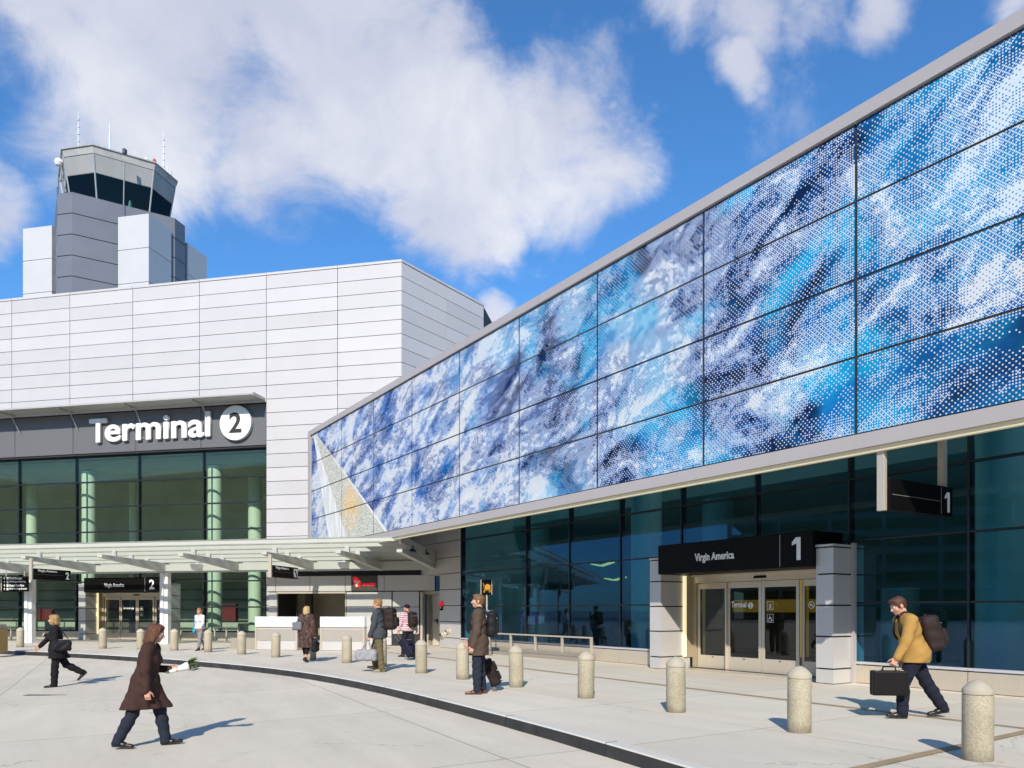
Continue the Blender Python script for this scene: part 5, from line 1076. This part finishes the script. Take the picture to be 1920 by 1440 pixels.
# 2 ---- woman in the long brown coat in the foreground
g = ground(262,1401,-.27); zr = road_z(g[0],g[1]); P2, g = place_person('woman in a long brown coat and dark jeans striding right in the foreground', 272, 1401, zr, -78)
p = pose(1.63, True, 9, (24,14,8), (-19,8,-4), (-2,10,92), (-4,10,10), yaw=5, nod=12); p.curl = {'L':45,'R':38}
BRC = cloth('dark_brown_wool', (.050,.026,.022), 80); body(p, P2); hair(p, P2, HB('auburn_hair', (.10,.035,.015)), 'shoulder'); coat(p, P2, BRC, .50, .040, .022, spread=1.0, amp=.010); trousers(p, P2, JEAN, .99, .012, .018); shoes(p, P2, LEBK)
S = SDF(.008); w = p.wr['R']; d = p.hd['R']; S.cone(w-d*.045, w-d*.008, .034, .033, .01); S.mesh('shirt_cuff', cloth('white_cuff', (.7,.7,.68)), P2)
gp = p.grip['L']; t = bag_at(P2, p, 'bouquet', 'white paper wrap with green stems held out by the woman in the brown coat', 'bouquet'); Rm = rx(R(35))
mb = MB(Matrix.Translation(Vector(gp)) @ Matrix.Rotation(R(-72),4,'X')); mb.lathe([(.02,-.10),(.03,.0),(.062,.15),(.057,.155),(.028,.02)], 14); mb.build('paper_wrap', cloth('white_paper', (.75,.75,.73)), t, smooth=True)
mb = MB(Matrix.Translation(Vector(gp)) @ Matrix.Rotation(R(-72),4,'X'))
for k in range(14):
    a = k*2.4; r_ = .012+.03*random.random(); mb.tube([(r_*.3*math.cos(a),r_*.3*math.sin(a),-.14),(r_*math.cos(a),r_*math.sin(a),.15),(r_*2.2*math.cos(a),r_*2.2*math.sin(a),.22+.05*random.random())], .004, 5); 
    for s_ in range(3): q = .12+.035*s_; mb.quad((r_*1.6*math.cos(a),r_*1.6*math.sin(a),q),(r_*1.6*math.cos(a)+.03,r_*1.6*math.sin(a)+.01,q+.04),(r_*2.4*math.cos(a)+.01,r_*2.4*math.sin(a)+.01,q+.10),(r_*1.6*math.cos(a)-.02,r_*1.6*math.sin(a)+.01,q+.05))
mb.build('stem', mat('green_stem', (.06,.12,.02), .6), t)
# 3 ---- woman in the pale blouse
P3, g = place_person('woman in a pale blouse, grey trousers and black boots walking towards the road', 375, 1219.5, 0, 160)
p = pose(1.62, True, 2, (16,8,0), (-14,26,-30), (18,14,22), (-12,14,14), yaw=8); p.curl = {'L':28,'R':30}
GRT = cloth('grey_trouser_cloth', (.22,.21,.22)); body(p, P3); hair(p, P3, HB('light_brown_hair', (.26,.13,.045)), 'shoulder'); coat(p, P3, cloth('pale_lilac_blouse', (.58,.56,.60), 60, .8), p.pel[2]-.02, .0, .014, name='blouse', collar=True); trousers(p, P3, GRT, .80, .010, .006); shoes(p, P3, LEBK, boot=.62)
TEAL = mat('turquoise_bag_cloth', (.01,.30,.42), .5, 0, .1, 8)
soft_bag(P3, p, 'tote_bag', 'turquoise bag hanging at the hip of the woman in the pale blouse', 'bag', TEAL, (.245,-.06,p.pel[2]-.06), (.06,.14,.13), [], strap=[(.24,-.15,p.pel[2]+.06),(.20,-.09,p.chest[2]),(.14,-.01,p.sh['R'][2]+.05),(.20,.08,p.chest[2]-.02),(.24,.05,p.pel[2]+.06)])
# 4 ---- woman in the mottled fur coat seen from behind
P4, g = place_person('blonde woman in a mottled dark brown coat seen from behind, walking to the check-in counters', 574, 1241.5, 0, -12)
p = pose(1.62, True, 2, (10,6,0), (-8,18,-22), (4,10,12), (-2,14,6), yaw=-6); p.curl = {'L':30,'R':58}
def fur(name):
    m = bpy.data.materials.new(name); m.use_nodes = True; t = NT(m.node_tree); b = t.n['Principled BSDF']; co = t.node('ShaderNodeTexCoord').outputs['Object']
    n = t.noise(t.v('MULTIPLY', co, (1,1,.55)), 16, 5, .7, .8); t.l.new(t.ramp(n, [(.36,(.012,.006,.005)),(.5,(.055,.026,.020)),(.66,(.17,.095,.075))]), b.inputs['Base Color']); b.inputs['Roughness'].default_value = .85
    t.l.new(t.node('ShaderNodeBump', {'Strength': .9, 'Distance': .02, 'Height': n}).outputs[0], b.inputs['Normal']); return m
body(p, P4); hair(p, P4, HB('pale_blonde_hair', (.46,.33,.15)), 'bob'); coat(p, P4, fur('mottled_fur'), .43, .03, .045, amp=.012); trousers(p, P4, BLK, .62, .012, .0); shoes(p, P4, LEBK)
soft_bag(P4, p, 'shoulder_bag', 'grey shoulder bag on the back of the woman in the mottled coat', 'bag', GREYB, (-.17,-.20,p.waist[2]+.05), (.15,.07,.12), [], strap=[(-.28,-.19,p.waist[2]+.13),(-.2,-.17,p.chest[2]+.03),(-.14,-.02,p.sh['L'][2]+.085),(-.12,-.15,p.chest[2]+.04),(-.05,-.20,p.waist[2]+.13)])
gp = p.grip['R']; soft_bag(P4, p, 'handbag', 'round black handbag in the right hand of the woman in the mottled coat', 'bag', BL, (gp[0]+.03,gp[1],gp[2]-.24), (.09,.16,.165), [gp], rr=.085)
# 5 ---- man in the grey jacket with a duffel
P5, g = place_person('man in a grey jacket and khaki trousers with glasses walking left beside a bollard', 712, 1259.5, 0, 80)
p = pose(1.80, False, 3, (-4,4,0), (26,34,12), (8,8,14), (10,10,14), yaw=4); p.curl = {'L':62,'R':50}
GJ = cloth('dark_grey_jacket', (.055,.062,.072), 60); body(p, P5); hair(p, P5, HB('sandy_hair', (.27,.135,.045)), 'short'); coat(p, P5, GJ, .82, .012, .024, name='jacket'); trousers(p, P5, KHA, .99, .02, .016); shoes(p, P5, mat('tan_shoe', (.30,.24,.17), .6))
mb = MB()
for q in (-1,1): mb.tube([Vector(p.headc+p.HR@(np.array([q*.0165+.013*math.cos(a),.0535,.002+.010*math.sin(a)])*p.H)) for a in np.linspace(0,6.283,13)], .0022, 5, cap=False); mb.tube([Vector(p.headc+p.HR@(np.array([q*.030,.052,.003])*p.H)),Vector(p.headc+p.HR@(np.array([q*.046,-.004,.004])*p.H))], .0022, 5)
mb.build('glasses', METAL, P5)
backpack(P5, p, BRN, 'bulky dark brown backpack on the man in the grey jacket', (.17,.135,.27), .0)
gp = p.grip['L']; soft_bag(P5, p, 'duffel_bag', 'light grey duffel bag hanging from the hand of the man in the grey jacket', 'bag', mat('light_grey_duffel', (.27,.27,.29), .8, 0, .2, 8), (gp[0],gp[1]+.04,gp[2]-.36), (.11,.27,.135), [gp], rr=.07)
# 6 ---- person in the striped shirt with a hat
P6, g = place_person('person in a pink striped shirt and black knit hat pulling a navy bag', 765, 1232, 0, 48)
p = pose(1.72, False, 4, (14,8,0), (-14,24,-25), (6,10,14), (-22,10,10), yaw=10); p.curl = {'L':40,'R':62}
def stripes():
    m = bpy.data.materials.new('pink_striped_cloth'); m.use_nodes = True; t = NT(m.node_tree); b = t.n['Principled BSDF']; sp = t.node('ShaderNodeSeparateXYZ', {0: t.node('ShaderNodeTexCoord').outputs['Object']})
    s_ = t.m('GREATER_THAN', t.m('FRACT', t.m('MULTIPLY', t.m('ADD', sp.outputs[2], t.m('MULTIPLY', sp.outputs[1], .08)), 17.0)), .52); t.l.new(t.mix(s_, (.66,.56,.57), (.36,.11,.15)), b.inputs['Base Color']); b.inputs['Roughness'].default_value = .9; return m
body(p, P6); coat(p, P6, stripes(), p.pel[2]-.05, .0, .018, name='shirt'); trousers(p, P6, cloth('black_denim', (.016,.018,.024), 110), .99, .012, .01); shoes(p, P6, LEBK)
S = SDF(.007); hc, HRm, H = p.headc, p.HR, p.H; S.ell(hc+HRm@(np.array([0,-.012,.024])*H), np.array([.050,.060,.052])*H, .01, HRm); S.half(hc+HRm@(np.array([0,0,.006])*H), HRm@np.array([0,.25,-1.])); S.disp = lambda P: .0022*np.sin(np.arctan2(P[...,0]-hc[0],P[...,1]-hc[1])*40); S.mesh('knit_hat', cloth('black_knit', (.012,.009,.010)), P6)
backpack(P6, p, BRN, 'dark brown backpack on the person in the striped shirt', (.15,.11,.24), .02)
r6 = roller('rolling_duffel', 'navy rolling duffel pulled behind by the person in the striped shirt', (ground(766,1238)[0]+.05, ground(766,1238)[1]+.1, 0), R(62), 38, NAVYB, (.17,.13,.30), .30)
# 7 ---- standing man with the roller case
P7, g = place_person('man in a brown coat, jeans and brown shoes standing still, looking left', 897, 1301, 0, 86)
p = pose(1.80, False, -1, (2,3,0), (-3,3,0), (2,7,14), (2,3,40), yaw=4); p.curl = {'L':40,'R':42}
BC = cloth('brown_grey_coat', (.082,.058,.044), 90, var=.10); body(p, P7); hair(p, P7, HB('brown_hair', (.15,.078,.032)), 'short'); coat(p, P7, BC, .70, .012, .026, amp=.004); trousers(p, P7, JEAN, .99, .016, .016); shoes(p, P7, LEB)
mb = MB(); c = p.neck0+np.array([.03,.085,-.01]); mb.lathe([(.001,-.02),(.028,-.012),(.03,.0),(.028,.012),(.001,.02)], 12); o = mb.build('headphone', mat('white_headphone', (.75,.75,.75), .4), P7, smooth=True); o.location = c; o.rotation_euler = (0,R(70),0)
backpack(P7, p, BL, 'slim black backpack worn by the standing man in the brown coat', (.145,.085,.24), .03)
gs = ground(921,1296); r7 = roller('suitcase', 'black suitcase on wheels leaning behind the standing man', (gs[0]+.02, gs[1]+.12, 0), R(92), 24, cloth('black_case_cloth', (.016,.011,.010), 90, .6), (.17,.10,.26), .34)
# 8 ---- man in the mustard jacket
P8, g = place_person('man in a mustard yellow jacket and navy trousers striding left on the sidewalk', 1716, 1346, 0, 84)
p = pose(1.78, False, 16, (27,26,6), (-25,7,-12), (16,10,14), (-20,10,28), yaw=6, nod=16); p.curl = {'L':66,'R':40}
MU = cloth('mustard_jacket', (.37,.215,.06), 70, .8, .1); body(p, P8); hair(p, P8, HB('dark_auburn_hair', (.07,.025,.014)), 'short'); coat(p, P8, MU, .78, .012, .03, name='jacket', sleeve=.93); trousers(p, P8, NAVY, .99, .018, .018); shoes(p, P8, LEBK)
backpack(P8, p, BRN, 'dark brown backpack with reflective trim on the man in the mustard jacket', (.155,.125,.25), .115)
gp = p.grip['L']; t = bag_at(P8, p, 'briefcase', 'hard black briefcase carried by the man in the mustard jacket', 'briefcase', 'hand carried bags'); c = np.array([gp[0],gp[1]+.04,gp[2]-.24])
mb = MB(); mb.box(c[0]-.075,c[0]-.002,c[1]-.235,c[1]+.235,c[2]-.17,c[2]+.17); mb.build('shell', cloth('black_hard_case', (.010,.009,.009), 40, .4), t, bevel=.02); mb = MB(); mb.box(c[0]+.002,c[0]+.075,c[1]-.235,c[1]+.235,c[2]-.17,c[2]+.17); mb.build('lid', cloth('black_hard_lid', (.010,.009,.009), 40, .4), t, bevel=.02)
mb = MB(); mb.tube([Vector((c[0],c[1]-.09,c[2]+.17)),Vector((c[0],c[1]-.075,c[2]+.225)),Vector((c[0],c[1]+.075,c[2]+.225)),Vector((c[0],c[1]+.09,c[2]+.17))], .013, 8); mb.build('handle', BL, t)
for q in (-.16,.16): mb = MB(); mb.box(c[0]-.02,c[0]+.02,c[1]+q-.025,c[1]+q+.025,c[2]+.168,c[2]+.178); mb.build('latch', METAL, t)
